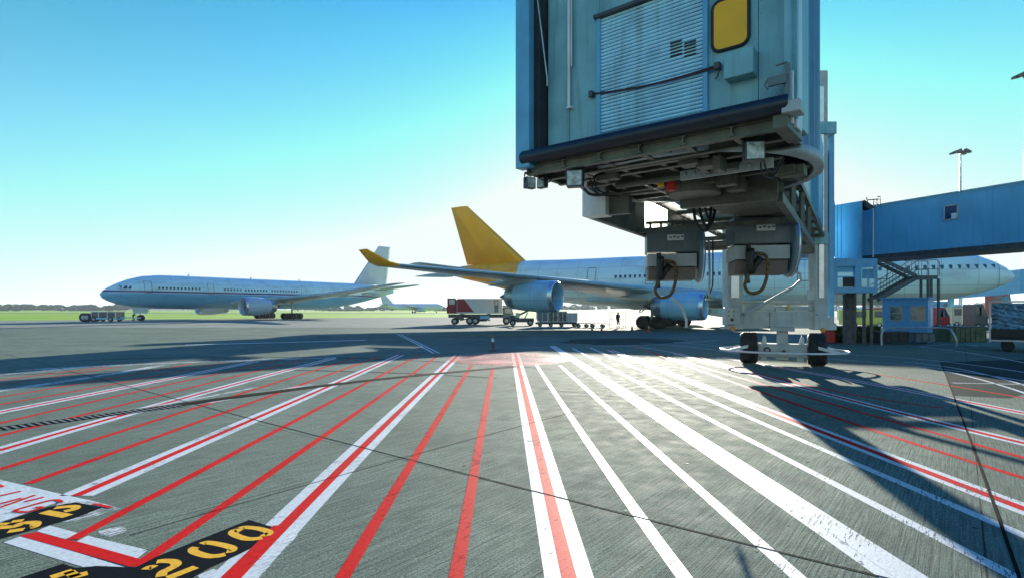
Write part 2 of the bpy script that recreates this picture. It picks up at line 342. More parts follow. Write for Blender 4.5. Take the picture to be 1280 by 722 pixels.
trip = [[(570, 443), (537.5, 477.5), (495, 520), (455, 560), (382, 627), (295, 715), (230, 790)],
        [(501, 443), (405, 485), (320, 522), (232, 560), (95, 619)],
        [(416, 446), (320, 475), (215, 501), (135, 522), (8, 560), (-80, 586)],
        [(320, 451), (155, 484), (0, 514.5), (-80, 530)],
        [(646, 441), (651, 475), (659.5, 510), (671, 560), (690, 626), (713, 724), (737, 830)],
        ]
for l in reds: line(l, Rw, .010, PRED)
for l in trip: line(l, Tw, .004, PWH); line(l, Rw, .008, PRED)
line([(207, 455), (107, 472.5), (0, 487), (-80, 498)], Tw, .004, PFADE)
line([(120, 457), (0, 468), (-80, 476)], Tw, .004, PFADE)
line([(20, 463), (150, 455), (320, 450.5), (420, 446)], .45, .012, PFADE)
line([(320, 484), (250, 497), (130, 518)], .16, .012, PFADE)
line([(390, 480), (320, 492), (260, 503)], .22, .011, PFADE)
whites = [[(672, 456), (702, 507), (742, 560), (795, 641), (858, 722), (930, 820)],
          [(701, 456), (747, 500), (814, 560), (890, 620), (960, 690), (997, 722), (1110, 820)],
          [(716, 433), (795, 477.5), (865, 512), (952, 560), (1110, 637), (1275, 722), (1440, 810)],
          [(738, 433), (820, 472), (890, 500), (960, 532), (1022, 560), (1100, 591), (1280, 667), (1400, 720)]]
for l in whites: line(l, .125, .006, PWH)
line([(693, 432), (740, 465), (802, 505), (885, 560), (960, 609), (1040, 660), (1133, 722), (1260, 810)], Tw, .004, PWH)
line([(693, 432), (740, 465), (802, 505), (885, 560), (960, 609), (1040, 660), (1133, 722), (1260, 810)], .13, .008, PWH)
for l in ([(762, 436), (840, 468), (890, 488), (960, 513), (1042, 544), (1090, 562), (1210, 610), (1280, 636), (1400, 680)],
          [(845, 442), (960, 471), (1110, 511), (1205, 537), (1280, 554), (1400, 580)],
          [(900, 446), (1022, 467), (1135, 487), (1210, 502), (1290, 519), (1400, 540)]):
    line(l, .34, .004, PWH); line(l, .13, .008, PRED)
for l in ([(792, 432), (840, 448), (960, 495), (1025, 517), (1090, 537), (1170, 560), (1280, 595), (1400, 634)],
          [(815, 440), (950, 480), (1060, 510), (1155, 536), (1280, 572), (1400, 605)],
          [(1085, 466), (1190, 482), (1280, 497)], [(870, 444), (1000, 480), (1100, 497), (1180, 510)]):
    line(l, Rw, .006, PRED)
for l in ([(990, 441), (1045, 440), (1175, 452), (1290, 466)], [(960, 446), (1030, 447), (1175, 461), (1290, 477)], [(1000, 427), (1080, 429), (1175, 435), (1290, 455)],
          [(1180, 463), (1230, 475), (1290, 494)], [(1130, 452), (1190, 459), (1290, 484)], [(1190, 478), (1290, 480)], [(800, 428), (900, 438), (935, 444)],
          [(840, 427), (905, 432), (960, 437)], [(770, 431), (830, 438), (870, 447)], [(1150, 433), (1190, 430), (1222, 432)],
          [(640, 434), (760, 433), (860, 426), (900, 425)]):
    line(l, .10, .007, PWH)
line([(496, 417), (520, 429), (542, 441)], .12, .006, PWH); line([(500, 417), (525, 429), (549, 441)], .12, .006, PWH)
line([(232, 430.5), (330, 428), (457, 424.5)], .55, .004, PWH)
line([(500, 417.5), (560, 417.5)], .18, .004, PFADE)
line([(525, 442), (560, 444), (600, 444)], .10, .010, PPINK)
# faded red stand ellipse beside the cone
e = [G(637+78*math.cos(2*math.pi*i/40), 448.5+8.2*math.sin(2*math.pi*i/40)) for i in range(40)]
MB().add([(p.x, p.y, .0014) for p in e], [tuple(range(40))]).build('road_marking', PPINK, kind='structure')
for y in (444, 448, 452): line([(575, y), (640, y-2), (700, y+1)], .07, .012, PFADE)
# joints, drain
line([(-40, 428), (20, 444), (215, 502), (640, 604), (1110, 722), (1500, 815)], .022, .014, JNT, 'pavement_joint')
line([(1176, 452), (1192, 494), (1216, 560), (1272, 712), (1300, 800)], .028, .014, JNT, 'pavement_joint')
line([(162, 669), (320, 622), (552, 560), (720, 513)], .012, .014, JNT, 'pavement_joint')
line([(640, 480), (720, 491), (820, 500), (960, 512)], .03, .003, JNT, 'pavement_joint')
# dark asphalt-toned patch on the ground under the wing
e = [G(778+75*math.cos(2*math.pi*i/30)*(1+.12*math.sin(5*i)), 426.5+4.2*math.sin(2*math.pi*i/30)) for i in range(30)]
MB().add([(p.x, p.y, .0006) for p in e], [tuple(range(30))]).build('pavement_spot', ASPH, kind='structure')
# tyre rubber laid on the concrete
RUB = paint('tyre_rubber', (.045, .055, .048), lo=.38, hi=.60, rough=.8, spec=.02)
for l, w in (([(100, 450), (300, 446), (500, 449), (700, 462)], .3), ([(-20, 470), (200, 462), (400, 463), (620, 472)], .25)):
    line(l, w, .0025, RUB, 'tyre_marks')
rs_ = random.Random(11)
for i in range(40):        # small oil drips
    px, py = rs_.uniform(20, 1260), 452+rs_.random()**1.2*260; g = G(px, py); r_ = rs_.uniform(.008, .03)*(1+(py < 500)*2)
    MB().add([(g.x+r_*(1+.35*rs_.uniform(-1, 1))*math.cos(2*math.pi*k/10), g.y+r_*(1+.35*rs_.uniform(-1, 1))*math.sin(2*math.pi*k/10), .0064) for k in range(10)], [tuple(range(10))]).build('pavement_spot', RUB, kind='structure')
# slotted drain at the left
a, b = G(-60, 544), G(230, 506); d = (b-a).normalized(); n = V(-d.y, d.x, 0)
dc = smoothpts([G(-60, 544), G(0, 535.5), G(120, 520), G(320, 492.5), G(480, 473), G(645, 457.5)], 8); dr = MB(); vs = []
for i, p in enumerate(dc):
    t_ = (dc[min(i+1, len(dc)-1)]-dc[max(i-1, 0)]).normalized(); vs += [V(p.x, p.y, .0066)+V(-t_.y, t_.x, 0)*.19, V(p.x, p.y, .0066)-V(-t_.y, t_.x, 0)*.19]
dr.add(vs, [(2*i, 2*i+1, 2*i+3, 2*i+2) for i in range(len(dc)-1)])
drain = dr.build('drain_channel', JNT)
tag(drain, 'dark slotted drain channel with iron bars crossing the painted lines at left', 'drain')
gb = MB(); k = 0
while k*.11 < (b-a).length:
    c = a+d*k*.11; gb.box((c.x, c.y, .009), (.045, .34, .006), (d, n, V(0, 0, 1))); k += 1
gb.build('grating', mat('grating_iron', (.13, .14, .13), .6, .3), drain)

# stand boards on the ground, traced outlines laid at their real places
def A1(x, y): return (x/5.472, 590+y/5.472)
def A2(x, y): return (170+x/6.4, 630+y/6.4)
def poly(pts, z, m, f=A1):
    mb = MB(); g = [G(*f(*p)) for p in pts]; mb.add([(p.x, p.y, z*ZS) for p in g], [tuple(range(len(g)))]); return mb.build('road_marking', m, kind='structure')
def stroke(pts, w, z, m, f=A1): return line([f(*p) for p in pts], w, z, m, fit=False)
poly([(-350, -20), (0, 48), (430, 150), (640, 195), (400, 200), (0, 340), (-350, 440)], .004, PWH)
poly([(400, 195), (600, 185), (830, 245), (700, 285), (520, 330), (330, 345)], .005, PFADE)
poly([(670, 395), (850, 365), (870, 400), (760, 440), (680, 420)], .005, PFADE)
poly([(-300, 430), (0, 345), (330, 235), (520, 205), (700, 240), (520, 310), (300, 370), (0, 455), (-300, 545)], .012, PBLK)
for s_ in ([(-90, 50), (20, 100)], [(0, 160), (145, 128)], [(0, 215), (150, 175)], [(0, 240), (240, 155)], [(170, 200), (300, 168)], [(-80, 120), (0, 105)],
           [(420, 205), (395, 190), (330, 195), (130, 250), (110, 265), (140, 270), (200, 268), (285, 240), (240, 238)], [(640, 215), (760, 240)]):
    stroke(s_, .045, .016, PRED)
stroke([(300, 270), (465, 300)], .10, .016, PYEL); stroke([(375, 243), (500, 233), (512, 250), (440, 268)], .085, .016, PYEL)
stroke([(55, 405), (165, 390)], .085, .016, PYEL); stroke([(-20, 378), (90, 372), (160, 348), (240, 345), (235, 370), (205, 378)], .085, .016, PYEL); stroke([(80, 338), (160, 328)], .075, .016, PYEL); stroke([(-20, 355), (60, 352)], .06, .016, PYEL)
poly([(250, 402), (340, 362), (540, 415), (460, 458)], .005, PWH); poly([(525, 470), (600, 432), (1010, 530), (935, 590)], .005, PWH)
poly([(25, 478), (150, 432), (880, 655), (770, 708)], .005, PWH)
poly([(140, 430), (250, 408), (460, 460), (560, 480), (960, 592), (1000, 640), (890, 645), (140, 436)], .009, PRED)
poly([(60, 745), (430, 625), (520, 655), (660, 640), (1010, 655), (1400, 900), (700, 1100), (100, 900)], .0135, PBLK)
stroke([(350, 720), (500, 672)], .085, .018, PYEL); stroke([(470, 722), (600, 690)], .085, .018, PYEL); stroke([(470, 680), (520, 715)], .07, .018, PYEL)
poly([(0, 505), (150, 425), (905, 125), (1050, 170), (1140, 190), (960, 330), (820, 400), (600, 500), (480, 570), (400, 640), (100, 720), (-200, 640)], .0155, PBLK, A2)
line([A2(1150, 170), A2(1000, 330), A2(860, 470), A2(730, 600), (250, 760)], .12, .0185, PRED, fit=False)
st2 = lambda p, w=.075: stroke(p, w, .0215, PYEL, A2)
st2([(835, 197), (870, 186), (980, 196), (1060, 222), (1050, 245), (1015, 240)]); st2([(840, 215), (785, 212), (780, 240), (870, 275), (950, 278), (1010, 268)])
st2([(525, 320), (570, 308), (680, 325), (765, 350), (765, 372), (725, 378)]); st2([(480, 345), (455, 360), (470, 385), (570, 415), (650, 415), (715, 402)])
st2([(165, 462), (220, 455), (300, 460), (322, 485), (265, 520), (215, 545), (200, 580)]); st2([(75, 525), (110, 505), (150, 508)], .07); st2([(255, 592), (480, 503)], .08)
poly([(490, 568), (620, 515), (760, 555), (700, 640), (560, 640)], .005, PWH, A2)
poly([(960, 555), (1080, 400), (1280, 150), (1290, 250), (1100, 450), (1020, 550)], .0045, PFADE, A2)

# ------------------------------------------------------------------ far wood
LEAFD = mat('far_leaves', (.025, .07, .05), .9, var=.5, scale=.2)
mb = MB()
def clump(c, r):
    vs = []; n = 7
    for j in range(1, 5):
        for k_ in range(n):
            th = math.pi*j/5; ph = 2*math.pi*(k_+.5*(j % 2))/n; q = random.uniform(.7, 1.25)
            vs.append((c[0]+r*q*1.5*math.sin(th)*math.cos(ph), c[1]+r*q*math.sin(th)*math.sin(ph), c[2]+r*.8*q*math.cos(th)))
    vs.append((c[0], c[1], c[2]+r*.9)); fs = [(i*n+k_, i*n+(k_+1) % n, (i+1)*n+(k_+1) % n, (i+1)*n+k_) for i in range(3) for k_ in range(n)]
    fs += [(k_, (k_+1) % n, 28) for k_ in range(n)]; mb.add(vs, fs)
for i in range(950):
    x = random.uniform(-900, 900); y = 760+random.uniform(0, 70)+x*.02
    h = random.choice([1.8, 2.4, 3, 3, 4, 5.5]); env = 2.2+1.6*math.sin(x*.011)+1.2*math.sin(x*.037+1)
    clump((x, y, h*.55+max(0, env)*.9), h*.95)
mb.build('distant_trees', LEAFD, kind='stuff')
hl = MB(); pts = [(x, 1500, 7+5*math.sin(x*.004)+3*math.sin(x*.013)) for x in range(-1800, 1801, 60)]
hl.add([(p[0], 1400, -1) for p in pts]+pts+[(p[0], 1900, -1) for p in pts], [(i, i+1, i+1+len(pts), i+len(pts)) for i in range(len(pts)-1)]+[(i+len(pts), i+1+len(pts), i+1+2*len(pts), i+2*len(pts)) for i in range(len(pts)-1)])
hl.build('hills', LEAFD, kind='structure')

# ------------------------------------------------------------------ airliners
def fus(root, sec, m, name='fuselage', n=36):
    mb = MB(); rings = []
    s0 = [Vector(q) for q in [(a, b, c) for a, b, c, d_, e_ in sec]]
    def interp(i, t):
        a, b, c, d_ = sec[max(i-1, 0)], sec[i], sec[i+1], sec[min(i+2, len(sec)-1)]
        return [b[k]+(c[k]-b[k])*t for k in range(5)]
    for i in range(len(sec)-1):
        for k in range(3): rings.append(interp(i, k/3))
    rings.append(sec[-1])
    mb.loft([[V(s_, ry*math.sin(2*math.pi*k/n), zc+rz*math.cos(2*math.pi*k/n)) for k in range(n)] for s_, zc, ry, rz, _ in rings])
    return mb.build(name, m, root)
def foil(le, chord, th, span_n):
    """a section in the x-z plane (or x-y for a fin)"""
    pr = [(0, 0), (.03, .35), (.12, .75), (.3, 1), (.6, .72), (1, .06), (1, -.02), (.6, -.35), (.3, -.55), (.12, -.5), (.03, -.25)]
    up = span_n
    return [V(*le)+V(c*chord, 0, 0)+up*(t*th) for c, t in pr]
def wing_mb(secs, up=V(0, 0, 1)):
    return MB().loft([foil(le, ch, th, up) for le, ch, th in secs])
def engine(root, x, y, z, r, ln, name='engine', cowl=NAC, core=True):
    c = V(x, y, z); D = V(1, 0, 0)
    mb = MB().lathe(c, D, [(.9, r*.80), (.35, r*.80), (.1, r*.84), (.0, r*.90), (.06, r*.96), (.3, r*1.0), (ln*.35, r*1.03), (ln*.62, r*.95), (ln*.8, r*.86)], 32)
    e = mb.build(name, cowl, root)
    MB().lathe(c, D, [(.42, r*.815), (.1, r*.85), (-.02, r*.90), (.05, r*.965), (.36, r*1.008)], 32).build('intake_lip', ALU, e)
    MB().lathe(c+D*.9, D, [(0, 0), (.0, r*.8), (.05, r*.8)], 24).build('fan', NACM, e)
    MB().lathe(c+D*.45, D, [(0, 0), (.15, r*.12), (.45, r*.24)], 12).build('spinner', DKST, e)
    MB().lathe(c, D, [(ln*.78, r*.865), (ln*.9, r*.80), (ln*1.0, r*.66), (ln*.98, r*.60), (ln*.8, r*.6)], 28).build('nozzle', NACM, e)
    MB().lathe(c+D*ln*.9, D, [(0, r*.38), (ln*.12, r*.34), (ln*.3, .02)], 16).build('exhaust_cone', DKST, e)
    return e
def gear(root, x, y, ztop, r, rows, track, name='landing_gear', w=.42):
    g = MB().tube([(x, y, ztop), (x, y, r)], .16, 10); g.beam((x, y, ztop), (x+1.4, y, r+1.0), .1, .1); g.beam((x-(rows-1)*r*1.15, y, r), (x+(rows-1)*r*1.15, y, r), .22, .22)
    xs = [(i-(rows-1)/2)*r*2.25 for i in range(rows)]
    for q in xs: g.tube([(x+q, y-track/2, r), (x+q, y+track/2, r)], .09, 8)
    go = g.build(name, STEEL, root); first = None
    for q in xs:
        for s_ in (-1, 1):
            if first is None:
                first = MB().lathe((x+q, y+s_*track/2-w/2, r), (0, 1, 0), [(0, 0), (.05, r*.45), (0, r*.5), (0, r*.85), (.08, r*.98), (w/2, r), (w-.08, r*.98), (w, r*.85), (w, r*.5), (w-.05, r*.45), (w, 0)], 20).build('wheel', TYRE, go); base = (q, s_)
            else:
                c = first.copy(); COL.objects.link(c); c.parent = go; c.location = (q-base[0], (s_-base[1])*track/2, 0)
    return go
def window_row(root, xs, side, zc, R_, z, sz=(.26, .38), m=GLASS):
    first = None
    for x in xs:
        f, rz, ry = (zc, R_, R_) if not callable(R_) else R_(x)
        u = max(-1, min(1, (z-f)/rz)); y = side*ry*math.sqrt(1-u*u); nrm_ = V(0, y/ry**2, (z-f)/rz**2).normalized()
        if first is None:
            t = V(0, 0, 1)-nrm_*nrm_.z; t.normalize(); X = V(1, 0, 0)
            ring = [X*(sz[0]/2*cx)+t*(sz[1]/2*cz) for cx, cz in ((-.6, -1), (.6, -1), (1, -.7), (1, .7), (.6, 1), (-.6, 1), (-1, .7), (-1, -.7))]
            mbw = MB().prism([r_-nrm_*.04 for r_ in ring], nrm_, .055); first = mbw.build('window', m, root); first.location = (x, y, z)
        else:
            c = first.copy(); COL.objects.link(c); c.parent = root; c.location = (x, y, z)
def door_outline(root, x, w, z0, z1, side, prof, m):
    mb = MB()
    def sp(x_, z_):
        f, rz, ry = prof(x_); u = max(-1, min(1, (z_-f)/rz)); return V(x_, side*(ry*math.sqrt(max(0, 1-u*u))+.01), z_)
    n = 8
    L_ = [sp(x, z0+(z1-z0)*i/n) for i in range(n+1)]; R2 = [sp(x+w, z0+(z1-z0)*i/n) for i in range(n+1)]
    mb.tube(L_+R2[::-1], .035, 4, closed=True); return mb.build('door', m, root)
def prof_of(sec):
    def f(x):
        for a, b in zip(sec, sec[1:]):
            if a[0] <= x <= b[0]:
                t = (x-a[0])/(b[0]-a[0]); return (a[1]+(b[1]-a[1])*t, a[3]+(b[3]-a[3])*t, a[2]+(b[2]-a[2])*t)
        return (sec[-1][1], sec[-1][3], sec[-1][2])
    return f
class Pose:
    def __init__(s, nose, d): s.n = nose; s.d = Vector(d).normalized(); s.l = V(-s.d.y, s.d.x)
    def s_at(s, px, lat):     # station where a point at lateral lat shows at column px
        k = (px-640)/FPX; ax = s.n[0]+s.l.x*lat; ay = s.n[1]+s.l.y*lat
        return (k*ay-ax)/(s.d.x-k*s.d.y)
    def z_at(s, st, lat, py): Y = s.n[1]+s.l.y*lat+s.d.y*st; return CH+(HOR-py)/FPX*Y
# --- white airliner with the navy cheatline (left)
pz = Pose((-70.3, 97), (.62, .78))
A = thing('airliner', (*pz.n, 0), 'long pale blue twin-engine airliner with navy stripe, parked far left by the grass', 'airliner', rz=math.atan2(pz.d.y, pz.d.x))
secs = [(0, 4.55, .05, .05, 0), (.35, 4.55, .62, .62, 0), (1.1, 4.6, 1.12, 1.15, 0), (2.3, 4.72, 1.72, 1.75, 0), (4.0, 4.93, 2.3, 2.33, 0), (6.2, 5.12, 2.75, 2.8, 0), (9, 5.2, 3.02, 3.05, 0), (12, 5.22, 3.1, 3.1, 0),
        (42, 5.22, 3.1, 3.1, 0), (46, 5.35, 3.02, 2.96, 0), (50, 5.65, 2.75, 2.65, 0), (54, 6.0, 2.3, 2.2, 0), (58, 6.35, 1.65, 1.6, 0), (61, 6.6, 1.0, 1.05, 0), (63.5, 6.75, .35, .65, 0)]
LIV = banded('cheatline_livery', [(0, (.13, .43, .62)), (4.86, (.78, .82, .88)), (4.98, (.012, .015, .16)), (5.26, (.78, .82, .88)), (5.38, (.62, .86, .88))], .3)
def seams(m, step=2.6):
    t = m.node_tree; N = t.nodes; L = t.links; b = N['Principled BSDF']; src = b.inputs['Base Color'].links[0].from_socket
    tcn = N.new('ShaderNodeTexCoord'); sx = N.new('ShaderNodeSeparateXYZ'); L.new(tcn.outputs['Object'], sx.inputs[0]); fac = None
    for ax, per in ((0, step), (2, 1.35)):
        pg = N.new('ShaderNodeMath'); pg.operation = 'PINGPONG'; pg.inputs[1].default_value = per/2; L.new(sx.outputs[ax], pg.inputs[0])
        r = N.new('ShaderNodeMapRange'); r.inputs[1].default_value = .012; r.inputs[2].default_value = .05; r.inputs[3].default_value = .30; r.inputs[4].default_value = 0; L.new(pg.outputs[0], r.inputs[0])
        if fac is None: fac = r.outputs[0]
        else:
            a_ = N.new('ShaderNodeMath'); a_.operation = 'MAXIMUM'; L.new(fac, a_.inputs[0]); L.new(r.outputs[0], a_.inputs[1]); fac = a_.outputs[0]
    mp = N.new('ShaderNodeMapping'); mp.inputs['Scale'].default_value = (.5, 1, 1.6); L.new(tcn.outputs['Object'], mp.inputs[0]); nz = N.new('ShaderNodeTexNoise'); nz.inputs['Scale'].default_value = .8; nz.inputs['Detail'].default_value = 7; L.new(mp.outputs[0], nz.inputs['Vector'])
    r3 = N.new('ShaderNodeMapRange'); r3.inputs[1].default_value = .5; r3.inputs[2].default_value = .75; r3.inputs[4].default_value = .25; L.new(nz.outputs[0], r3.inputs[0])
    a_ = N.new('ShaderNodeMath'); a_.operation = 'ADD'; L.new(fac, a_.inputs[0]); L.new(r3.outputs[0], a_.inputs[1])
    mx = N.new('ShaderNodeMix'); mx.data_type = 'RGBA'; L.new(a_.outputs[0], mx.inputs[0]); L.new(src, mx.inputs[6]); mx.inputs[7].default_value = (.05, .06, .07, 1); L.new(mx.outputs[2], b.inputs['Base Color'])
for q_ in (LIV, PLGR, NAC): seams(q_)
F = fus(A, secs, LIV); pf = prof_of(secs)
near = -1
def rowpx(p0, p1, step, lat=-3.0): return [x for x in [pz.s_at(p0, lat)+i*step for i in range(60)] if x < pz.s_at(p1, lat)]
xs = rowpx(199, 250, .62)+rowpx(281, 303, .62)+rowpx(307, 335, .62)+rowpx(340, 371, .62)+rowpx(412, 440, .62)
window_row(A, xs, near, 5.22, lambda x: (5.22, 3.1, 3.1), 5.82, (.30, .42))
for p in (182, 260, 377): door_outline(A, pz.s_at(p, -3), 1.1, 4.4+.5, 7.0, near, pf, DKST)
# cockpit glass
for k, (a0, a1) in enumerate(((2.1, 2.75), (2.85, 3.45), (3.5, 4.0))):
    mb = MB(); q = []
    for x_, z_ in ((a0, 5.55), (a1, 5.55), (a1+.05, 6.08 if a1 < 3 else 6.12), (a0+.35, 6.05)):
        f, rz, ry = pf(x_); u = min(.995, (z_-f)/rz); q.append(V(x_, near*(ry*math.sqrt(1-u*u)+.012), z_))
    mb.prism([v_+V(0, .05, 0) for v_ in q], V(0, -1, 0), .06); mb.build('cockpit_window', GLASS, A)
for sgn, nm in ((-1, 'wing'), (1, 'wing')):
    w = wing_mb([((20.8, sgn*2.4, 3.25), 13.5, 1.0), ((25.5, sgn*9.0, 3.95), 9.2, .72), ((32.0, sgn*18.5, 5.0), 5.6, .45), ((39.0, sgn*29.2, 6.9), 2.2, .18), ((40.9, sgn*30.5, 7.15), .5, .04)]).build(nm, PLGR, A)
    engine(A, 19.8, sgn*9.6, 2.62, 1.72, 6.3, cowl=mat('nacelle_pale', (.40, .52, .60), .3, var=.06))
    wing_mb([((23.2, sgn*9.6-.2, 3.9), 6, .5), ((22.4, sgn*9.6+.2, 3.3), 6, .5)]).build('pylon', PLGR, A)
    wing_mb([((55.2, sgn*1.2, 6.9), 6.2, .5), ((61.2, sgn*10.7, 7.9), 2.2, .16)]).build('tailplane', PLGR, A)
    gear(A, 32.2, sgn*5.5, 3.6, .66, 3, 1.3)
    for yy in (13, 17.5, 22): wing_mb([((25.5+yy*.55, sgn*yy-.25, 3.9+yy*.05), 4.6, .5), ((25.5+yy*.55, sgn*yy+.25, 3.9+yy*.05), 4.6, .5)]).build('flap_fairing', PLGR, A)
gear(A, 6.2, 0, 3.2, .54, 1, .8, 'nose_gear', .36)
MB().prism([(5.1, .45, 2.35), (5.1, .45, 1.35), (7.1, .45, 1.35), (7.1, .45, 2.35)], (0, 1, 0), .05).prism([(5.1, -.5, 2.35), (5.1, -.5, 1.35), (7.1, -.5, 1.35), (7.1, -.5, 2.35)], (0, 1, 0), .05).build('gear_door', PLWH, A)
wing_mb([((49.5, 0, 8.05), 2, .03), ((51.5, 0, 8.1), 9.9, .62), ((59.0, 0, 17.9), 4.1, .28)], V(0, 1, 0)).build('tail_fin', PLWH, A)
for x_ in (14, 26, 37): MB().prism([(x_, -.02, 8.3), (x_+.35, -.02, 8.3), (x_+.3, -.02, 8.75), (x_+.18, -.02, 8.75)], (0, 1, 0), .04).build('antenna', PLWH, A)

# --- four engined airliner with the yellow tail (centre and right)
pq = Pose((42.4, 48), (-.86, .51))
B = thing('airliner', (*pq.n, 0), 'large four-engine airliner with yellow tail and yellow winglet behind the jet bridge', 'airliner', rz=math.atan2(pq.d.y, pq.d.x))
secs = [(0, 4.78, .04, .04, 0), (.15, 4.78, .35, .34, 0), (.6, 4.82, .78, .75, 0), (1.4, 4.92, 1.22, 1.2, 0), (2.7, 5.05, 1.75, 1.72, 0), (4.4, 5.15, 2.28, 2.24, 0), (6.5, 5.2, 2.64, 2.6, 0), (9, 5.2, 2.8, 2.8, 0), (12, 5.2, 2.82, 2.82, 0),
        (38, 5.2, 2.82, 2.82, 0), (42, 5.45, 2.74, 2.6, 0), (46, 5.85, 2.45, 2.3, 0), (50, 6.3, 1.95, 1.8, 0), (54, 6.75, 1.3, 1.25, 0), (57, 7.0, .75, .85, 0), (58.6, 7.05, .3, .5, 0)]
TLIV = mat('tail_livery', (.5, .5, .5), .3)
t = TLIV.node_tree; N = t.nodes; L = t.links; tcn = N.new('ShaderNodeTexCoord'); sx = N.new('ShaderNodeSeparateXYZ'); L.new(tcn.outputs['Object'], sx.inputs[0])
cr = N.new('ShaderNodeValToRGB'); cr.color_ramp.interpolation = 'CONSTANT'; e_ = cr.color_ramp.elements
mrr = N.new('ShaderNodeMapRange'); mrr.inputs[2].default_value = 60; L.new(sx.outputs[0], mrr.inputs[0]); L.new(mrr.outputs[0], cr.inputs[0])
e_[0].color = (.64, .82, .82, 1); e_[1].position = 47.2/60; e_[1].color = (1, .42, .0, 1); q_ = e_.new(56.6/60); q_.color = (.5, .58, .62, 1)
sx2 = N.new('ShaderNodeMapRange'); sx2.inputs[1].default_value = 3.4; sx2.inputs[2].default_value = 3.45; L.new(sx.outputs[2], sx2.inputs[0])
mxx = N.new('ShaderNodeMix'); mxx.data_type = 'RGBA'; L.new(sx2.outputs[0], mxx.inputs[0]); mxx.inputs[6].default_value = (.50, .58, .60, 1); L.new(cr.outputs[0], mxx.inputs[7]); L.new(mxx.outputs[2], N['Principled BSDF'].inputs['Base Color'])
seams(TLIV)
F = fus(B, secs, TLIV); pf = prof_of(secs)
def rp(p0, p1, step, lat=2.8): return [x for x in [pq.s_at(p1, lat)+i*step for i in range(70)] if x < pq.s_at(p0, lat)]
xs = rp(768, 806, .55)+rp(828, 990, .55)+rp(1096, 1100, .55)+rp(1120, 1247, .60)
window_row(B, [x for x in xs if x > .9], 1, 5.2, lambda x: pf(x) if x < 12 else (5.2, 2.82, 2.82), 5.62, (.27, .36), mat('cabin_glass', (.015, .07, .16), .15))
for p in (744, 818, 1012, 1109): door_outline(B, pq.s_at(p, 2.8), 1.0, 4.7, 6.7, 1, pf, DKST)
MB().lathe((1.15, 0, 4.9), (1, 0, 0), [(0, 1.145), (.03, 1.165)], 40).build('radome_seam', DKST, B)
for sgn in (1, -1):
    wl = wing_mb([((20.5, sgn*2.2, 3.0), 12.5, 1.0), ((22.6, sgn*3.6, 3.15), 11, .95), ((27.4, sgn*11.0, 3.75), 7.6, .62), ((33.8, sgn*22.2, 4.62), 4.7, .28), ((37.5, sgn*34.3, 4.92), 2.1, .16)]).build('wing', PLGR, B)
    ly = 31.0; 
    wing_mb([((37.55, sgn*34.3, 4.93), 2.1, .18), ((38.0, sgn*34.8, 5.12), 1.85, .13), ((39.6, sgn*35.2, 6.0), .85, .05)], V(0, sgn*-.5, .87)).build('winglet', TYEL, B)
    engine(B, 31.9, sgn*22.2, 3.05, 1.24, 4.55); engine(B, 22.9, sgn*11.0, 2.28, 1.24, 4.7)
    MB().loft([foil((33.2, sgn*22.2-.18, 4.0), 5.2, .55, V(0, 0, 1)), foil((33.2, sgn*22.2+.18, 4.0), 5.2, .55, V(0, 0, 1))]).build('pylon', PLGR, B)
    MB().loft([foil((24.2, sgn*11.0-.18, 3.2), 6.5, .7, V(0, 0, 1)), foil((24.2, sgn*11.0+.18, 3.2), 6.5, .7, V(0, 0, 1))]).build('pylon', PLGR, B)
    wing_mb([((50.2, sgn*1.2, 6.5), 5.6, .45), ((56.0, sgn*9.6, 7.55), 2.2, .14)]).build('tailplane', PLGR, B)
    gear(B, pq.s_at(815, 5.0), sgn*5.0, 3.6, .70, 2, 1.4)
    for yy, x_ in ((8, 31.5), (15.5, 33.6), (19.5, 35.8), (25.5, 39)):
        MB().loft([foil((x_+.5, sgn*yy+k_*.16, 3.25+yy*.060), 4.2, .26, V(0, 0, 1)) for k_ in (-1, 1)]).build('flap_fairing', PLGR, B)
gear(B, pq.s_at(815, 5.0)+1.5, 0, 2.6, .62, 1, 1.0)
gear(B, 6.7, 0, 3.2, .52, 1, .8, 'nose_gear', .36)
MB().loft([[V(s_, 2.2*math.sin(2*math.pi*k/20), 3.1+rz*math.cos(2*math.pi*k/20)) for k in range(20)] for s_, rz in ((19, .2), (22, 1.0), (33, 1.15), (38, .3))]).build('belly_fairing', PLGR, B)
wing_mb([((44.5, 0, 7.85), 4, .04), ((47.0, 0, 7.95), 9.3, .55), ((56.3, 0, 15.9), 2.7, .22)], V(0, 1, 0)).build('tail_fin', TYEL, B)
MB().tube([(52.6, .16, 8.6), (57.1, .07, 15.7)], .025, 5).build('rudder_gap', DKST, B)
for x_, h_ in ((18, .4), (30, .3)): MB().prism([(x_, -.03, 7.95), (x_+.5, -.03, 7.95), (x_+.4, -.03, 7.95+h_), (x_+.2, -.03, 7.95+h_)], (0, 1, 0), .06).build('antenna', PLWH, B)
# --- small airliner far behind
Cc = thing('airliner', (-40.5, 338, 0), 'small distant white airliner seen between the striped airliner tail and the lorry', 'airliner', rz=math.atan2(.05, -1))
secs = [(0, 3.4, .1, .1, 0), (1, 3.4, 1.1, 1.1, 0), (4, 3.5, 1.9, 1.9, 0), (27, 3.5, 1.95, 1.95, 0), (33, 4.1, 1.3, 1.2, 0), (38, 4.8, .3, .3, 0)]
fus(Cc, secs, PLWH, n=20)
for sgn in (1, -1):
    wing_mb([((12, sgn*1.5, 2.6), 7, .7), ((19, sgn*17, 4.4), 1.6, .2)]).build('wing', PLGR, Cc)
    engine(Cc, 11.5, sgn*5.8, 1.7, 1.05, 4.2)
    wing_mb([((33, sgn*.6, 4.6), 4, .4), ((36.5, sgn*6.4, 5.2), 1.5, .12)]).build('tailplane', PLGR, Cc)
    gear(Cc, 18, sgn*3.4, 2.8, .55, 1, .8)
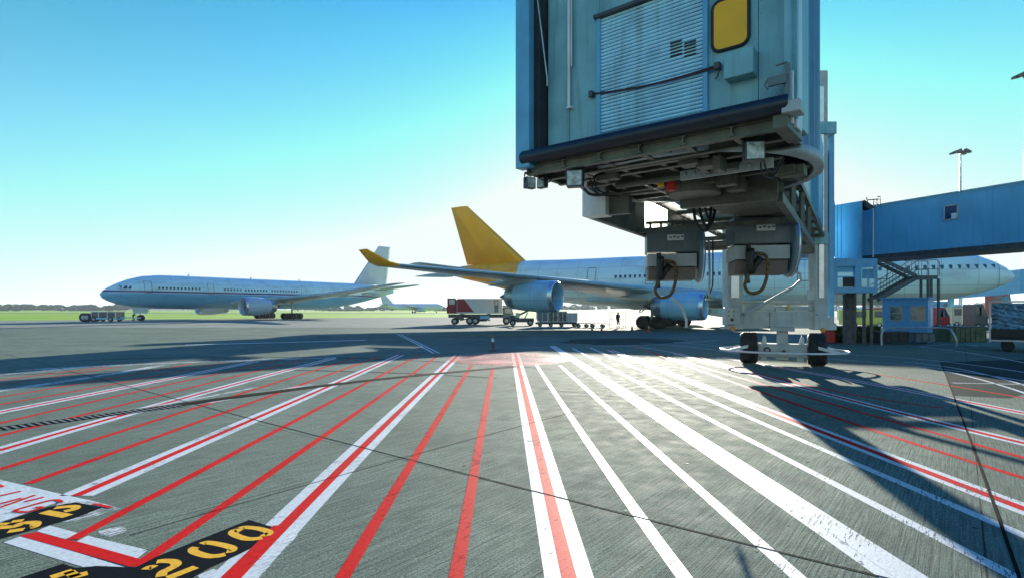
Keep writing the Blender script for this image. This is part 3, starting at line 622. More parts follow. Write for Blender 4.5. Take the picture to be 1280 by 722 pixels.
gear(Cc, 4.5, 0, 2.4, .4, 1, .5, 'nose_gear', .3)
wing_mb([((30, 0, 5.2), 7, .4), ((36, 0, 11.6), 2.4, .2)], V(0, 1, 0)).build('tail_fin', PLWH, Cc)

# ------------------------------------------------------------------ jet bridge (cab nearest the camera)
JB = thing('jet_bridge', (9.9, 20.8, 0), 'huge pale blue passenger jet bridge with roller shutter and yellow window, standing on two wheels', 'jet bridge')
ca = V(.12, 8.71, 0); u = V(.781, -.623, 0).normalized(); wv = V(.623, .781, 0).normalized(); UP = V(0, 0, 1); AX = (u, wv, UP)
ZF = 4.2
def Fp(px, py, off=0.0):            # point of the cab's front plane (set back by off) seen at px,py in the photo
    d_ = V((px-640)/FPX, 1, (HOR-py)/FPX); o_ = V(0, 0, CH); q = ca+wv*off
    t_ = (q-o_).dot(wv)/d_.dot(wv); return o_+d_*t_
def Fa(px, off=0.0): p = Fp(px, 100, off); return (p-ca-wv*off).dot(u)
def fbox(mb, a0, a1, z0, z1, o0, o1):      # box in cab coordinates (along face, height, set back)
    c = ca+u*(a0+a1)/2+wv*(o0+o1)/2; return mb.box((c.x, c.y, (z0+z1)/2), (a1-a0, abs(o1-o0), z1-z0), AX)
FW = 3.79; ZT = 7.6
# front wall as panels with seams; openings for the shutter
s0, s1 = Fa(752, .25), Fa(880, .25); zs0 = Fp(815, 167, .25).z; zs1 = Fp(752, 26, .25).z
zs0 = Fp(752, 178, .25).z
m_ = MB(); e0 = Fa(685, .25)
seams = [e0, Fa(712, .25), s0-.035]
for a0, a1 in zip(seams, seams[1:]): fbox(m_, a0+.004, a1-.004, ZF, ZT, .25, .33)
fbox(m_, s0-.035, s1+.035, zs1+.06, ZT, .25, .33)
seams = [s1+.035, Fa(889, .25)+.62, FW-.02]
seams = [s1+.035, Fa(948, .25), Fa(985, .25)+.1]
for a0, a1 in zip(seams, seams[1:]): fbox(m_, a0+.004, a1-.004, ZF, ZT, .25, .33)
fbox(m_, e0, FW, ZF, ZT, .335, .36)
for a_ in (e0+.03, Fa(712, .25)+.03, Fa(712, .25)-.03, s0-.07, s1+.07, Fa(948, .25)-.03, Fa(948, .25)+.03, Fa(985, .25)+.07):
    for k in range(22):
        z_ = ZF+.12+k*.15; c = ca+u*a_+wv*.25; m_.lathe(V(c.x, c.y, z_), -wv, [(0, .009), (.003, .007), (.0035, 0)], 6)
m_.build('cab_wall', CBLUE, JB, True, 0)
for q0_, q1_, q2_ in ((s0-.06, s0, .02), (s1, s1+.06, .3)): m_ = MB(); fbox(m_, q0_, q1_, ZF, zs1+q2_, .20, .26); m_.build('shutter_frame', CBLUE2, JB, True, .005)
m_ = MB(); fbox(m_, s0-.09, s1+.09, zs1+.02, zs1+.07, .16, .27); m_.build('drip_rail', DKST, JB, True, .005)
# corrugated shutter
m_ = MB(); pitch = .0495; z = ZF; pr = []
while z < zs1:
    pr += [(z, .300), (z+.011, .300), (z+.0115, .238), (z+.024, .226), (z+.040, .228), (z+.049, .242)]; z += pitch
pr.append((zs1+.03, .245))
vs = []
for z_, o_ in pr:
    for a_ in (s0, s1): p = ca+u*a_+wv*o_; vs.append(V(p.x, p.y, z_))
m_.add(vs, [(2*i, 2*i+1, 2*i+3, 2*i+2) for i in range(len(pr)-1)]); sh = m_.build('roller_shutter', SHUT, JB, True)
for x0, x1 in ((838, 852.5), (855.5, 870)):
    a0, a1 = Fa(x0, .23), Fa(x1, .23); zz0 = Fp(x0, 73, .23).z; zz1 = Fp(x0, 53, .23).z; m_ = MB()
    for i in range(5):
        h_ = (zz1-zz0)/5; fbox(m_, a0, a1, zz0+h_*i+.008, zz0+h_*(i+1)-.012, .222, .231)
    o_ = m_.build('vent', BLK, sh, False); o_.location = (-JB.location.x, -JB.location.y, 0)
# yellow window
a0, a1 = Fa(889.5, .23), Fa(937, .23); zb = Fp(889, 68, .23).z; zt_ = zb+.64
def rrect(a0, a1, z0, z1, r_, off, n=5):
    pts = []
    for cx, cz, st in ((a1-r_, z0+r_, -90), (a1-r_, z1-r_, 0), (a0+r_, z1-r_, 90), (a0+r_, z0+r_, 180)):
        for i in range(n+1):
            t_ = R(st+90*i/n); a_ = cx+r_*math.cos(t_); p = ca+u*a_+wv*off; pts.append(V(p.x, p.y, cz+r_*math.sin(t_)))
    return pts
wn_ = MB().prism(rrect(a0+.02, a1-.02, zb+.02, zt_-.02, .10, .245), -wv, .02).build('window', YEL, JB, True)
fr = MB().tube(rrect(a0+.01, a1-.01, zb+.01, zt_-.01, .10, .232), .021, 8, closed=True).build('frame', BLK, wn_); fr.location = (-JB.location.x, -JB.location.y, 0)
# control boxes, bumper, pipe, strap
m_ = MB(); fbox(m_, Fa(905, .08), Fa(942, .08), Fp(905, 100, .08).z, Fp(905, 72, .08).z+.04, .06, .25); m_.build('control_box', CBLUE, JB, True, .012)
m_ = MB(); fbox(m_, Fa(905, .2), Fa(918, .2), Fp(905, 152, .2).z, Fp(905, 142, .2).z, .19, .25); m_.build('socket_box', WHITE, JB, True, .008)
m_ = MB(); pA, pB = ca+u*.06+wv*-.02+UP*(ZF+.09), ca+u*(FW+.02)+wv*-.02+UP*(ZF+.09)
m_.tube([pA, pA+u*.03, pB-u*.03, pB], [.085, .105, .105, .085], 20); m_.build('bumper', mat('bumper_rubber', (.009, .018, .032), .42, var=.2, scale=6), JB, True)
m_ = MB(); x0 = Fa(711, .2); c_ = ca+u*x0+wv*.2; zb_ = Fp(711, 135, .2).z
m_.tube([c_+UP*zb_, c_+UP*ZT], .022, 10); fbox(m_, x0-.03, x0+.05, zb_-.01, zb_+.012, .17, .25); c2_ = c_+u*.045
m_.tube([c2_+UP*(zb_+.6), c2_+UP*ZT], .010, 8)
m_.build('drain_pipe', WHITE, JB, True)
m_ = MB(); q0, q1 = Fp(739, 118, .2), Fp(897, 83, .19)
pts = [q0+(q1-q0)*t_+UP*(-.05*math.sin(math.pi*t_)) for t_ in [i/12 for i in range(13)]]
for i in range(12): m_.beam(pts[i], pts[i+1], .012, .026+.018*max(0, (i-6)/6))
m_.build('strap', STRAP, JB, True)
MB().box(q0, (.06, .07, .09), AX).build('strap_anchor', DKST, JB, True, .008)
m_ = MB(); m_.box(q1, (.07, .08, .08), AX); m_.tube([q1-UP*.03+u*.02, q1-UP*.13, q1-UP*.15-u*.03], .012, 6); m_.build('strap_ratchet', DKST, JB, True, .008)
# left canopy post and dark bellows
m_ = MB(); fbox(m_, -.04, Fa(664), ZF-.06, ZT+.1, -.06, .12); m_.build('canopy_post', CBLUE2, JB, True, .012)
m_ = MB(); n_ = 9
for i in range(n_):
    a_ = Fa(664)+.01+(Fa(685, .3)-Fa(664))*i/n_; fbox(m_, a_, a_+.016, ZF, ZT, .06+.05*(i % 2), .34)
fbox(m_, Fa(664), Fa(685, .3)+.02, ZF, ZT, .30, .36); m_.build('bellows', DARK, JB, True)
m_ = MB(); q0, q1 = Fp(671, -8, .05), Fp(684, 98, .1); m_.tube([q0, q1, q1-UP*.12], .012, 8); m_.build('canopy_cable', GALV, JB, True)
# side walls, roof, curved curtain
m_ = MB()
Cc_ = ca+u*(FW/2-.02)+wv*2.2
for a_ in (0.02, FW-.06): fbox(m_, a_, a_+.05, ZF, ZT, .05, 1.1)
fbox(m_, -.02, FW+.02, ZT, ZT+.09, -.15, 1.6); m_.build('cab_side_wall', CBLUE, JB, True, .01)
m_ = MB(); fbox(m_, FW-.005, FW+.03, ZF-.10, ZT, .28, .55); fbox(m_, FW-.01, FW+.025, ZF-.10, ZF+.5, .1, .16); m_.build('door_edge', WHITE, JB, True, .006)
m_ = MB(); nn = 120; r0 = 1.79
vs = []; 
for i in range(nn):
    a_ = 2*math.pi*i/nn; r_ = r0+(.02 if i % 2 else 0); p = Cc_+V(math.cos(a_), math.sin(a_), 0)*r_; vs += [V(p.x, p.y, ZF+.03), V(p.x, p.y, ZT)]
m_.add(vs, [(2*i, (2*i+2) % (2*nn), (2*i+3) % (2*nn), 2*i+1) for i in range(nn)]); m_.build('rotating_curtain', mat('curtain_slats', (.08, .20, .36), .4, var=.15), JB, True)
m_ = MB(); m_.lathe(V(Cc_.x, Cc_.y, ZT), UP, [(0, r0+.05), (.12, r0+.05), (.3, 0)], 48); m_.build('cab_roof', CBLUE, JB, True)
# floor ring and underframe
m_ = MB(); m_.lathe(V(Cc_.x, Cc_.y, ZF-.12), UP, [(0, r0-.06), (0, r0+.07), (.15, r0+.07), (.15, r0-.06), (0, r0-.06)], 64); m_.build('floor_ring', STEEL, JB, True)
m_ = MB(); m_.prism([V(p.x, p.y, ZF) for p in arc(Cc_, r0, 0, 350, 35)], UP, .05); fbox(m_, .03, FW-.03, ZF+.002, ZF+.045, .02, 1.1); m_.build('cab_floor', STEEL2, JB, True)
m_ = MB(); rnd = random.Random(3)
for o_ in (.12, .55, .98): m_.ibeam(ca+u*.08+wv*o_+UP*(ZF-.08), ca+u*(FW-.08)+wv*o_+UP*(ZF-.08), .09, .15)
for a_ in (.1, .75, 1.35, 1.95, 2.55, 3.15, 3.69): m_.ibeam(ca+u*a_+wv*.05+UP*(ZF-.075), ca+u*a_+wv*(1.0 if a_ > 3 or a_ < .5 else 2.0)+UP*(ZF-.075), .07, .12)
for k in range(5):
    x_ = -1.5+k*.75; hl_ = math.sqrt(max(.1, (r0-.1)**2-x_*x_)); c_ = Cc_+wv*x_
    m_.ibeam(c_-u*hl_+UP*(ZF-.08), c_+u*hl_+UP*(ZF-.08), .10, .14)
for k in range(5):
    x_ = -1.4+k*.7; hl_ = math.sqrt(max(.1, (r0-.1)**2-x_*x_)); c_ = Cc_+u*x_; m_.ibeam(c_-wv*hl_*.4+UP*(ZF-.085), c_+wv*hl_+UP*(ZF-.085), .08, .12)
m_.build('underframe', STEEL2, JB, True)
# machinery under the cab: slewing gear housings, valve blocks, cable trays
m_ = MB()
for k in range(26):
    a_, o_ = rnd.uniform(.9, 3.4), rnd.uniform(.8, 3.4); sx_, sy_, sz_ = rnd.uniform(.08, .4), rnd.uniform(.08, .35), rnd.uniform(.05, .2)
    p = ca+u*a_+wv*o_
    if ((p-Cc_).length < r0-.2 or o_ < 2) and not (o_ > 1.0 and abs(a_-Fa(818, o_)) < .55): m_.box((p.x, p.y, ZF-.15-sz_/2), (sx_, sy_, sz_), AX)
m_.tube([ca+u*.9+wv*1.4+UP*(ZF-.2), ca+u*2.9+wv*1.4+UP*(ZF-.2)], .05, 10); m_.lathe(V(Cc_.x, Cc_.y, ZF-.35), UP, [(0, .0), (0, .42), (.2, .45), (.25, .3)], 28)
m_.build('slewing_gear', STEEL2, JB, True, .006)
m_ = MB()
for k in range(9):
    p = ca+u*(2.1+k*.13)+wv*1.32; m_.lathe(V(p.x, p.y, ZF-.2), -u, [(0, .0), (.0, .03), (.02, .03), (.02, 0)], 8)
fbox(m_, 2.0, 3.3, ZF-.28, ZF-.14, 1.33, 1.37); m_.build('chain_bracket', STEEL, JB, True, .004)
m_ = MB(); p = ca+u*1.75+wv*1.6; m_.box((p.x, p.y, ZF-.28), (.14, .10, .16), AX); m_.build('warning_beacon', RED, JB, True, .02)
m_ = MB(); p = ca+u*1.62+wv*1.5; m_.box((p.x, p.y, ZF-.26), (.10, .05, .06), AX); m_.build('limit_switch', YEL, JB, True, .01)
# (corner) + white flap + little frame
m_ = MB(); fbox(m_, FW-.16, FW+.0, ZF-.17, ZF-.0, -.02, .7); m_.build('corner_beam', STEEL2, JB, True, .01)
m_ = MB(); fbox(m_, FW-.05, FW+.14, ZF-.03, ZF+.1, -.1, .15); m_.build('corner_bracket', STEEL, JB, True, .01)
m_ = MB(); pA = Fp(983, 138, .0); x_ = Fa(984)
fbox(m_, x_-.02, x_+.03, ZF+.1, ZF+.55, .0, .05); fbox(m_, x_-.2, x_+.0, ZF+.33, ZF+.43, -.02, .02); m_.tube([ca+u*(x_-.2)+UP*(ZF+.42), ca+u*(x_-.24)+UP*(ZF+.36), ca+u*(x_-.2)+UP*(ZF+.3)], .01, 6)
m_.tube([ca+u*(x_-.12)+UP*(ZF+.55), ca+u*(x_+.0)+UP*(ZF+.56)], .012, 6); m_.tube([ca+u*(x_-.08)+UP*(ZF+.33), ca+u*(x_-.08)+UP*(ZF+.12)], .012, 6); m_.build('sensor_bracket', GREYB, JB, True)
# floodlights
def flood(px, py, Y, s=.17, tw=0):
    c = P(px, py, Y); ax = (Matrix.Rotation(R(tw), 3, 'Z') @ V(.9, -.43, 0), Matrix.Rotation(R(tw), 3, 'Z') @ V(.43, .9, 0), UP)
    m_ = MB(); m_.box(c, (s, s*.6, s), ax); m_.box(c+ax[1]*s*.4, (s*.6, s*.3, s*.6), ax); m_.beam(c+ax[0]*s*.55, c+ax[0]*s*.55+UP*s*.9, .015, .03); m_.beam(c-ax[0]*s*.55, c-ax[0]*s*.55+UP*s*.9, .015, .03); m_.beam(c-ax[0]*s*.55+UP*s*.9, c+ax[0]*s*.55+UP*s*.9, .03, .015)
    o_ = m_.build('floodlight', DKST, JB, True, .01)
    l_ = MB().box(c-ax[1]*s*.31, (s*.86, .012, s*.86), ax).build('lens', LENS, o_); l_.location = (-JB.location.x, -JB.location.y, 0)
flood(662, 229, 8.7, .17, 60); flood(678, 229, 8.9, .16, -20); flood(719, 224, 8.3, .24, 10); flood(942, 190, 6.9, .23, 20)
# cables
def cable(pts, r=.014, m=DARK, name='cable'): return MB().tube(smoothpts(pts, 6), r, 7).build(name, m, JB, True)
cable([P(730, 236, 8.2), P(738, 243, 8.3), P(755, 243, 8.6), P(764, 232, 9)], .022); cable([P(738, 225, 8.6), P(742, 238, 8.6), P(752, 244, 8.8), P(775, 246, 9.4)])
cable([P(742, 222, 8.6), P(746, 236, 8.6), P(757, 242, 8.8)]); cable([P(655, 220, 8.8), P(662, 216, 8.8), P(685, 228, 8.8), P(690, 218, 8.8)], .01)
cable([P(675, 215, 8.8), P(700, 214, 8.5), P(760, 205, 8.1), P(840, 190, 7.6)], .012)
cable([P(866, 236, 10.5), P(868, 270, 10.5), P(876, 287, 10.6), P(886, 283, 10.8), P(890, 240, 11)], .028); cable([P(873, 240, 10.8), P(876, 268, 10.8), P(884, 284, 10.8), P(892, 272, 11), P(894, 240, 11)], .028)
cable([P(878, 240, 11), P(882, 262, 11), P(888, 276, 11), P(896, 262, 11)], .02)
cable([P(955, 200, 7), P(958, 212, 7.1), P(968, 214, 7.2), P(975, 200, 7.2)], .012); cable([P(950, 195, 7), P(953, 216, 7.1), P(965, 222, 7.3), P(980, 198, 7.2)], .012)
cable([P(810, 196, 8), P(830, 178, 7.6), P(850, 172, 7.4)], .012)
cable([P(886, 300, 12.6), P(887, 340, 12.6), P(886, 372, 12.6)], .022, STEEL, 'hanging_rod'); cable([P(891, 300, 12.6), P(891, 350, 12.6), P(889, 362, 12.6), P(884, 372, 12.6)], .016)
m_ = MB(); m_.lathe(P(887, 375, 12.6), UP, [(0, 0), (0, .1), (.03, .1), (.06, .03)], 12); m_.build('rod_foot', STEEL, JB, True)
# tunnel: raised box on lattice longerons
td = V(.518, .855, 0).normalized(); tn = V(td.y, -td.x, 0); t0 = V(2.77, 9.7, 0)
def T(a, l, z): p = t0+td*a+tn*l; return V(p.x, p.y, z)
TL = 27.2
def ta(px, l):
    k = (px-640)/FPX; q = t0+tn*l; return (k*q.y-q.x)/(td.x-k*td.y)
def tbox(mb, a0, a1, l0, l1, z0, z1): return mb.hexa([T(a0, l0, z0), T(a1, l0, z0), T(a1, l1, z0), T(a0, l1, z0), T(a0, l0, z1), T(a1, l0, z1), T(a1, l1, z1), T(a0, l1, z1)])
m_ = MB(); tbox(m_, 1.2, 13, -1.42, 1.42, 4.78, 7.5); m_.build('inner_tunnel', CBLUE, JB, True, .02)
m_ = MB(); tbox(m_, 11, TL, -1.62, 1.62, 4.95, 7.95); m_.build('outer_tunnel', WBLUE, JB, True, .02)
m_ = MB()
for l in (-1.6, 1.6):
    m_.beam(T(.2, l, 3.78), T(8.2, l, 3.78), .12, .16); m_.beam(T(.2, l, 4.7), T(15.5, l, 4.7), .12, .14)
    for k in range(4):
        a_ = .4+k*2.1
        if not (l < 0 and ta(800, -1.6) < a_ < ta(838, -1.6)): m_.beam(T(a_, l, 3.82), T(a_, l, 4.66), .09, .09)
for k in range(9): m_.beam(T(.4+k*1.85, -1.6, 4.64), T(.4+k*1.85, 1.6, 4.64), .10, .10)
for k in (1, 2, 3): m_.beam(T(.4+k*2.3, -1.6, 3.76), T(.4+k*2.3, 1.6, 3.76), .08, .10)
m_.build('longeron', STEEL2, JB, True, .006)
m_ = MB(); tbox(m_, .25, 2.6, -1.62, -1.56, 3.86, 4.7); tbox(m_, 2.6, ta(804, -1.6), -1.62, -1.56, 3.86, 4.7); tbox(m_, ta(835, -1.6), 9, -1.62, -1.56, 3.86, 4.7); tbox(m_, .3, 2.2, .35, 1.5, 3.9, 3.95); tbox(m_, 7.2, 9.4, -1.5, 1.5, 3.9, 3.95); tbox(m_, 2.2, 6, .6, 1.55, 3.9, 3.95); m_.build('soffit_panel', STEEL2, JB, True)
m_ = MB(); tbox(m_, -.12, .2, -1.66, -1.2, 3.70, 4.25); m_.build('counterweight_box', WHITE, JB, True, .012)
m_ = MB(); tbox(m_, .05, .2, -1.2, -.82, 3.72, 4.2); tbox(m_, .05, .2, .08, 1.6, 3.72, 4.2); tbox(m_, .05, .2, -.82, .08, 4.05, 4.2); m_.build('end_beam', STEEL2, JB, True, .01)
# lift columns with cross beams
def PY(px, py, Y=20.8): return P(px, py, Y)
def bxp(mb, x0, x1, y0, y1, Y, dep):
    p, q = P(x0, y1, Y), P(x1, y0, Y); return mb.box(((p.x+q.x)/2, Y+dep/2, (p.z+q.z)/2), (q.x-p.x, dep, q.z-p.z))
for x0, x1, yt in ((909, 929, 140), (1019, 1035, 88)):
    m_ = MB(); bxp(m_, x0, x1, yt, 411, 20.8, .5); o_ = m_.build('lift_column', STEEL, JB, True, .02)
    m2 = MB(); bxp(m2, x0+5, x1-5, yt+20, 372, 20.76, .03); o2 = m2.build('guide_slot', ALU, o_); o2.location = (-JB.location.x, -JB.location.y, 0)
m_ = MB(); bxp(m_, 1036.5, 1043, 165, 400, 21.2, .15); m_.build('screw_jack', CBLUE2, JB, True, .008)
for q_ in ((1022, 1046, 152, 167), (1018, 1036, 290, 305)): m_ = MB(); bxp(m_, *q_, 20.7, .7); m_.build('column_bracket', CBLUE, JB, True, .01)
for p in ((1026, 158), (1032, 162), (1040, 156), (1040, 163)): 
    pass
m_ = MB(); bxp(m_, 929, 1019, 388.5, 410, 20.9, .4); m_.build('cross_beam', STEEL, JB, True, .015)
m_ = MB(); bxp(m_, 929, 1019, 375, 378.5, 20.95, .35); bxp(m_, 929, 968, 378.5, 388.4, 21.0, .2); bxp(m_, 969.5, 1016, 382, 388.4, 20.97, .3); bxp(m_, 1016, 1019, 378.5, 388.4, 20.95, .3); m_.build('motor_housing', STEEL, JB, True, .01)
m_ = MB(); bxp(m_, 929, 1019, 262, 283, 20.9, .4); bxp(m_, 929, 1019, 300, 316, 20.9, .4); m_.build('upper_cross_beam', STEEL2, JB, True, .015)
m_ = MB(); bxp(m_, 907, 925, 384, 405, 20.5, .25); m_.build('junction_box', STEEL, JB, True, .015)
m_ = MB()
for a_, b_ in ((911, 389), (917, 389), (911, 394), (917, 394)):
    c = P(a_, b_, 20.48); MB().box(c, (.04, .03, .04)).build('push_button', DKST, JB, True)
c = P(915, 399, 20.48); m_.lathe(c, (0, -1, 0), [(0, .06), (.02, .06), (.02, 0)], 12); m_.build('push_button', DKST, JB, True)
m_ = MB(); m_.tube([P(930, 393, 20.7), P(990, 360, 20.6)], .06, 10); m_.tube([P(990, 360, 20.6), P(1001, 350, 20.6), P(1000, 342, 20.6), P(990, 338, 20.7)], .045, 10); m_.build('diagonal_brace', STEEL, JB, True)
m_ = MB(); m_.prism([P(1034, 395, 20.75), P(1046, 405, 20.75), P(1046, 412, 20.75), P(1019, 412, 20.75), P(1019, 395, 20.75)], (0, 1, 0), .4); bxp(m_, 1036, 1043, 395, 405, 20.9, .3); m_.build('column_foot', STEEL, JB, True, .01)
m_ = MB(); m_.prism([P(905, 411, 20.76), P(930, 411, 20.76), P(930, 403, 20.76), P(905, 407, 20.76)], (0, 1, 0), .4); m_.build('column_foot', STEEL, JB, True, .01)
m_ = MB()
for i in range(6):
    for (x_, y_) in ((1021, 393+3.2*i), (962, 392+3*i)): m_.lathe(P(x_, y_, 20.79 if x_ > 1000 else 20.89), (0, -1, 0), [(0, .022), (.02, .022), (.02, 0)], 8)
m_.build('bolt_heads', DKST, JB, True)
for x_, y_ in ((916, 411), (1029, 412.5)):
    m_ = MB(); m_.lathe(P(x_, y_+2, 20.7), UP, [(0, 0), (0, .07), (.1, .08), (.14, .05), (.16, 0)], 12); m_.build('amber_lamp', AMB, JB, True)
m_ = MB(); c = P(986, 384, 20.93); m_.box(c, (.12, .04, .2)); m_.build('warning_label', mat('warning_yellow', (.6, .5, .1), .5), JB, True)
# bogie
bx, by = V(.906, -.423, 0), V(.423, .906, 0); bc = V(9.86, 20.75, 0)
def bb(mb, x0, x1, y0, y1, z0, z1): c = bc+bx*(x0+x1)/2+by*(y0+y1)/2; return mb.box((c.x, c.y, (z0+z1)/2), (x1-x0, y1-y0, z1-z0), (bx, by, UP))
m_ = MB(); bb(m_, -.19, .19, -.2, .2, .72, 1.34); bb(m_, -.4, .4, -.4, .4, 1.22, 1.36); m_.build('swivel_post', STEEL, JB, True, .02)
m_ = MB(); bb(m_, -.8, .8, -.36, .36, .30, .76); bb(m_, -.72, -.52, -.3, .3, .14, .3); bb(m_, .5, .7, -.3, .3, .14, .3); bb(m_, -.2, .2, -.3, .3, .2, .3); bb(m_, -.6, .6, -.42, -.36, .34, .40); m_.build('bogie_frame', STEEL, JB, True, .02)
m_ = MB(); c = bc-bx*.5-by*.37+UP*.53; m_.lathe(c, -by, [(0, .12), (.04, .12), (.04, .07), (.01, .07)], 16); c = bc+bx*.05-by*.37+UP*.5; m_.lathe(c, -by, [(0, .06), (.03, .06), (.03, 0)], 12); m_.build('hub_plate', DKST, JB, True)
for sx_ in (-1.12, 1.12):
    r_ = .585; w = .60; c = bc+bx*sx_+UP*r_-bx*w/2
    m_ = MB(); m_.lathe(c, bx, [(.12, .25), (.04, .33), (0, .42), (.0, .5), (.05, .555), (.10, .578)]+[(.10+.40*i/16, r_-(.010 if i % 4 == 2 else 0)) for i in range(17)]+[(.55, .555), (w, .5), (w, .42), (w-.04, .33), (w-.12, .25)], 40)
    wh = m_.build('wheel', TYRE, JB, True); m_ = MB(); m_.lathe(c, bx, [(.16, 0), (.14, .1), (.12, .28), (.48, .28), (.46, .1), (.44, 0)], 20); ri = m_.build('rim', STEEL, wh); ri.location = (-JB.location.x, -JB.location.y, 0)
m_ = MB(); pts = [bc+bx*2.12*math.cos(2*math.pi*i/48)+by*1.7*math.sin(2*math.pi*i/48)+UP*.52 for i in range(48)]; m_.tube(pts, .035, 8, closed=True); m_.build('guard_hoop', WHITE, JB, True)
for sx_ in (-1, 1):
    m_ = MB()
    for yy in (-1, 1): m_.beam(bc+bx*sx_*.82+by*yy*.3+UP*.74, bc+bx*sx_*1.72+by*yy*1.0+UP*.53, .06, .10)
    m_.build('hoop_arm', WHITE, JB, True)
for sx_ in (-.62, .62):
    m_ = MB(); c = bc+bx*sx_-by*.1+UP*.85; m_.prism([c-bx*.1-UP*.1, c+bx*.1-UP*.1, c+bx*.08+UP*.14, c+UP*.22], by, .1); m_.build('lifting_lug', WHITE, JB, True, .01)
# two hanging cable hoists
def hoist(px, py, Y, label):
    c = P(px, py, Y); H = thing('cable_hoist', c, label, 'cable hoist', 'grey cable hoists hanging under the jet bridge'); ax = (V(.985, -.17, 0), V(.17, .985, 0), UP)
    w = 1.28
    def pr(pts, x0, x1, m, nm, bev=.012):      # profile in (depth, z), extruded along the width
        mb = MB().prism([ax[0]*x0+ax[1]*p[0]+UP*p[1] for p in pts], ax[0], x1-x0); return mb.build(nm, m, H, False, bev)
    pr([(-.40, .56), (.45, .60), (.45, .02), (-.40, .02)], -w/2, w/2-.14, GREYB, 'hood')
    pr([(-.44, -.02), (.4, -.02), (.4, -.32), (-.44, -.30)], -w/2, w/2-.2, LGREY, 'casing')
    pr([(-.40, -.32), (.35, -.32), (.3, -.60), (-.30, -.60)], -w/2+.03, w/2-.22, BROWN, 'lower_casing')
    MB().lathe(ax[0]*(w/2-.16)+UP*.0, ax[0], [(0, 0), (0, .62), (.04, .66), (.12, .62), (.14, .5), (.15, .2), (.2, 0)], 36).build('drum_flange', mat('drum_blue', (.12, .22, .30), .35, var=.1), H)
    MB().tube([ax[0]*(w/2-.08)+(ax[1]*-math.cos(t_)+UP*math.sin(t_))*.64 for t_ in [math.pi*2*i/36 for i in range(36)]], .025, 6, closed=True).build('flange_rim', ALU, H)
    m_ = MB().box(ax[0]*(-.02)+ax[1]*-.415+UP*.34, (.36, .012, .13), ax); m_.build('name_plate', WHITE, H)
    m_ = MB()
    for k in range(4): m_.box(ax[0]*(-.13+k*.085)+ax[1]*-.424+UP*(.34+.015*(k % 2)), (.05, .004, .03), ax)
    m_.build('plate_print', DKST, H)
    m_ = MB()
    for k in range(5): m_.beam(ax[0]*(-w/2+.1+k*.24)+UP*.56, ax[0]*(-w/2+.1+k*.24)+UP*.72, .05, .05)
    m_.beam(ax[0]*-w/2+UP*.74, ax[0]*w/2+UP*.74, .16, .06); m_.build('hanger', STEEL2, H)
    m_ = MB(); x0 = -w/2+.16
    m_.tube(smoothpts([V(x0, -.46, -.02), V(x0+.02, -.5, -.3), V(x0-.03, -.5, -.6), V(x0-.02, -.5, -.8)], 6), .05, 10); m_.build('plug_cable', DARK, H)
    MB().lathe(V(x0+.02, -.52, -.1), (0, 0, -1), [(0, .05), (.0, .08), (.1, .09), (.3, .07), (.42, .09), (.5, .05), (.5, 0)], 12).build('plug', BLK, H)
    MB().lathe(V(x0+.22, -.52, -.28), V(-.5, 0, -.85), [(0, 0), (0, .07), (.12, .07), (.2, .05), (.35, .07), (.4, 0)], 12).build('plug', BLK, H)
    MB().tube(smoothpts([V(x0+.12, -.54, -.2), V(x0+.32, -.55, -.25), V(x0+.36, -.55, -.55), V(x0+.25, -.55, -.92), V(x0+.02, -.55, -1.0), V(x0-.1, -.55, -.85), V(x0-.02, -.55, -.62)], 7), .035, 8).build('hose', mat('hose_brown', (.12, .075, .02), .5, var=.6, scale=14), H)
    return H
h1 = hoist(843, 318, 13.1, 'grey cable hoist under the bridge nearest the sun, its hose hanging down to a pole'); h2 = hoist(952, 308, 12.0, 'grey cable hoist with drum flange beside the white lift column, right of the other')
MB().tube([V(-.2, -.5, -1.0), V(.02, -.5, -1.22), V(.12, -.5, -1.5), V(.12, -.5, -1.66)], .03, 8).build('pole', GALV, h1)

# ------------------------------------------------------------------ fixed walkway with rotunda (right)
WK = thing('elevated_walkway', (20.9, 33, 0), 'deep blue enclosed walkway on columns leading right from the jet bridge, one small square window', 'walkway')
wa, wd = V(20.6, 33.6, 0), V(.44, -.90, 0).normalized(); wnn = V(wd.y, -wd.x, 0)   # left side = towards camera left
if wnn.x > 0: wnn = -wnn
def K(a, l, z): p = wa+wd*a+wnn*l; return V(p.x, p.y, z)
def kbox(mb, a0, a1, l0, l1, z0, z1): return mb.hexa([K(a0, l0, z0), K(a1, l0, z0), K(a1, l1, z0), K(a0, l1, z0), K(a0, l0, z1), K(a1, l0, z1), K(a1, l1, z1), K(a0, l1, z1)])
m_ = MB(); kbox(m_, -.55, 34, -3.0, 0, 5.15, 7.95); m_.build('wall', WBLUE, WK, True, .02)
m_ = MB()
for k_ in range(14): kbox(m_, 1.9+k_*2.3, 1.94+k_*2.3, .0, .012, 5.17, 7.93)
kbox(m_, -.4, 34, 0, .035, 5.15, 5.24); kbox(m_, -.4, 34, 0, .03, 7.86, 7.94)
m_.build('panel_joint', CBLUE2, WK, True)
m_ = MB(); kbox(m_, .1, 34, -3.08, .06, 7.95, 8.03); m_.build('roof', CBLUE, WK, True, .01)
m_ = MB(); kbox(m_, -.4, 34, -2.9, .03, 4.9, 5.15); m_.build('floor_beam', DKST, WK, True, .01)
m_ = MB()
for a_ in (.62, 3.2): pass
m_.beam(K(.75, .04, 5.0), K(.75, .04, 7.95), .05, .05); m_.build('downpipe', WHITE, WK, True)
def kz(py, Y): return CH+(HOR-py)/FPX*Y
aW = 3.55; p = K(aW, 0, 0)
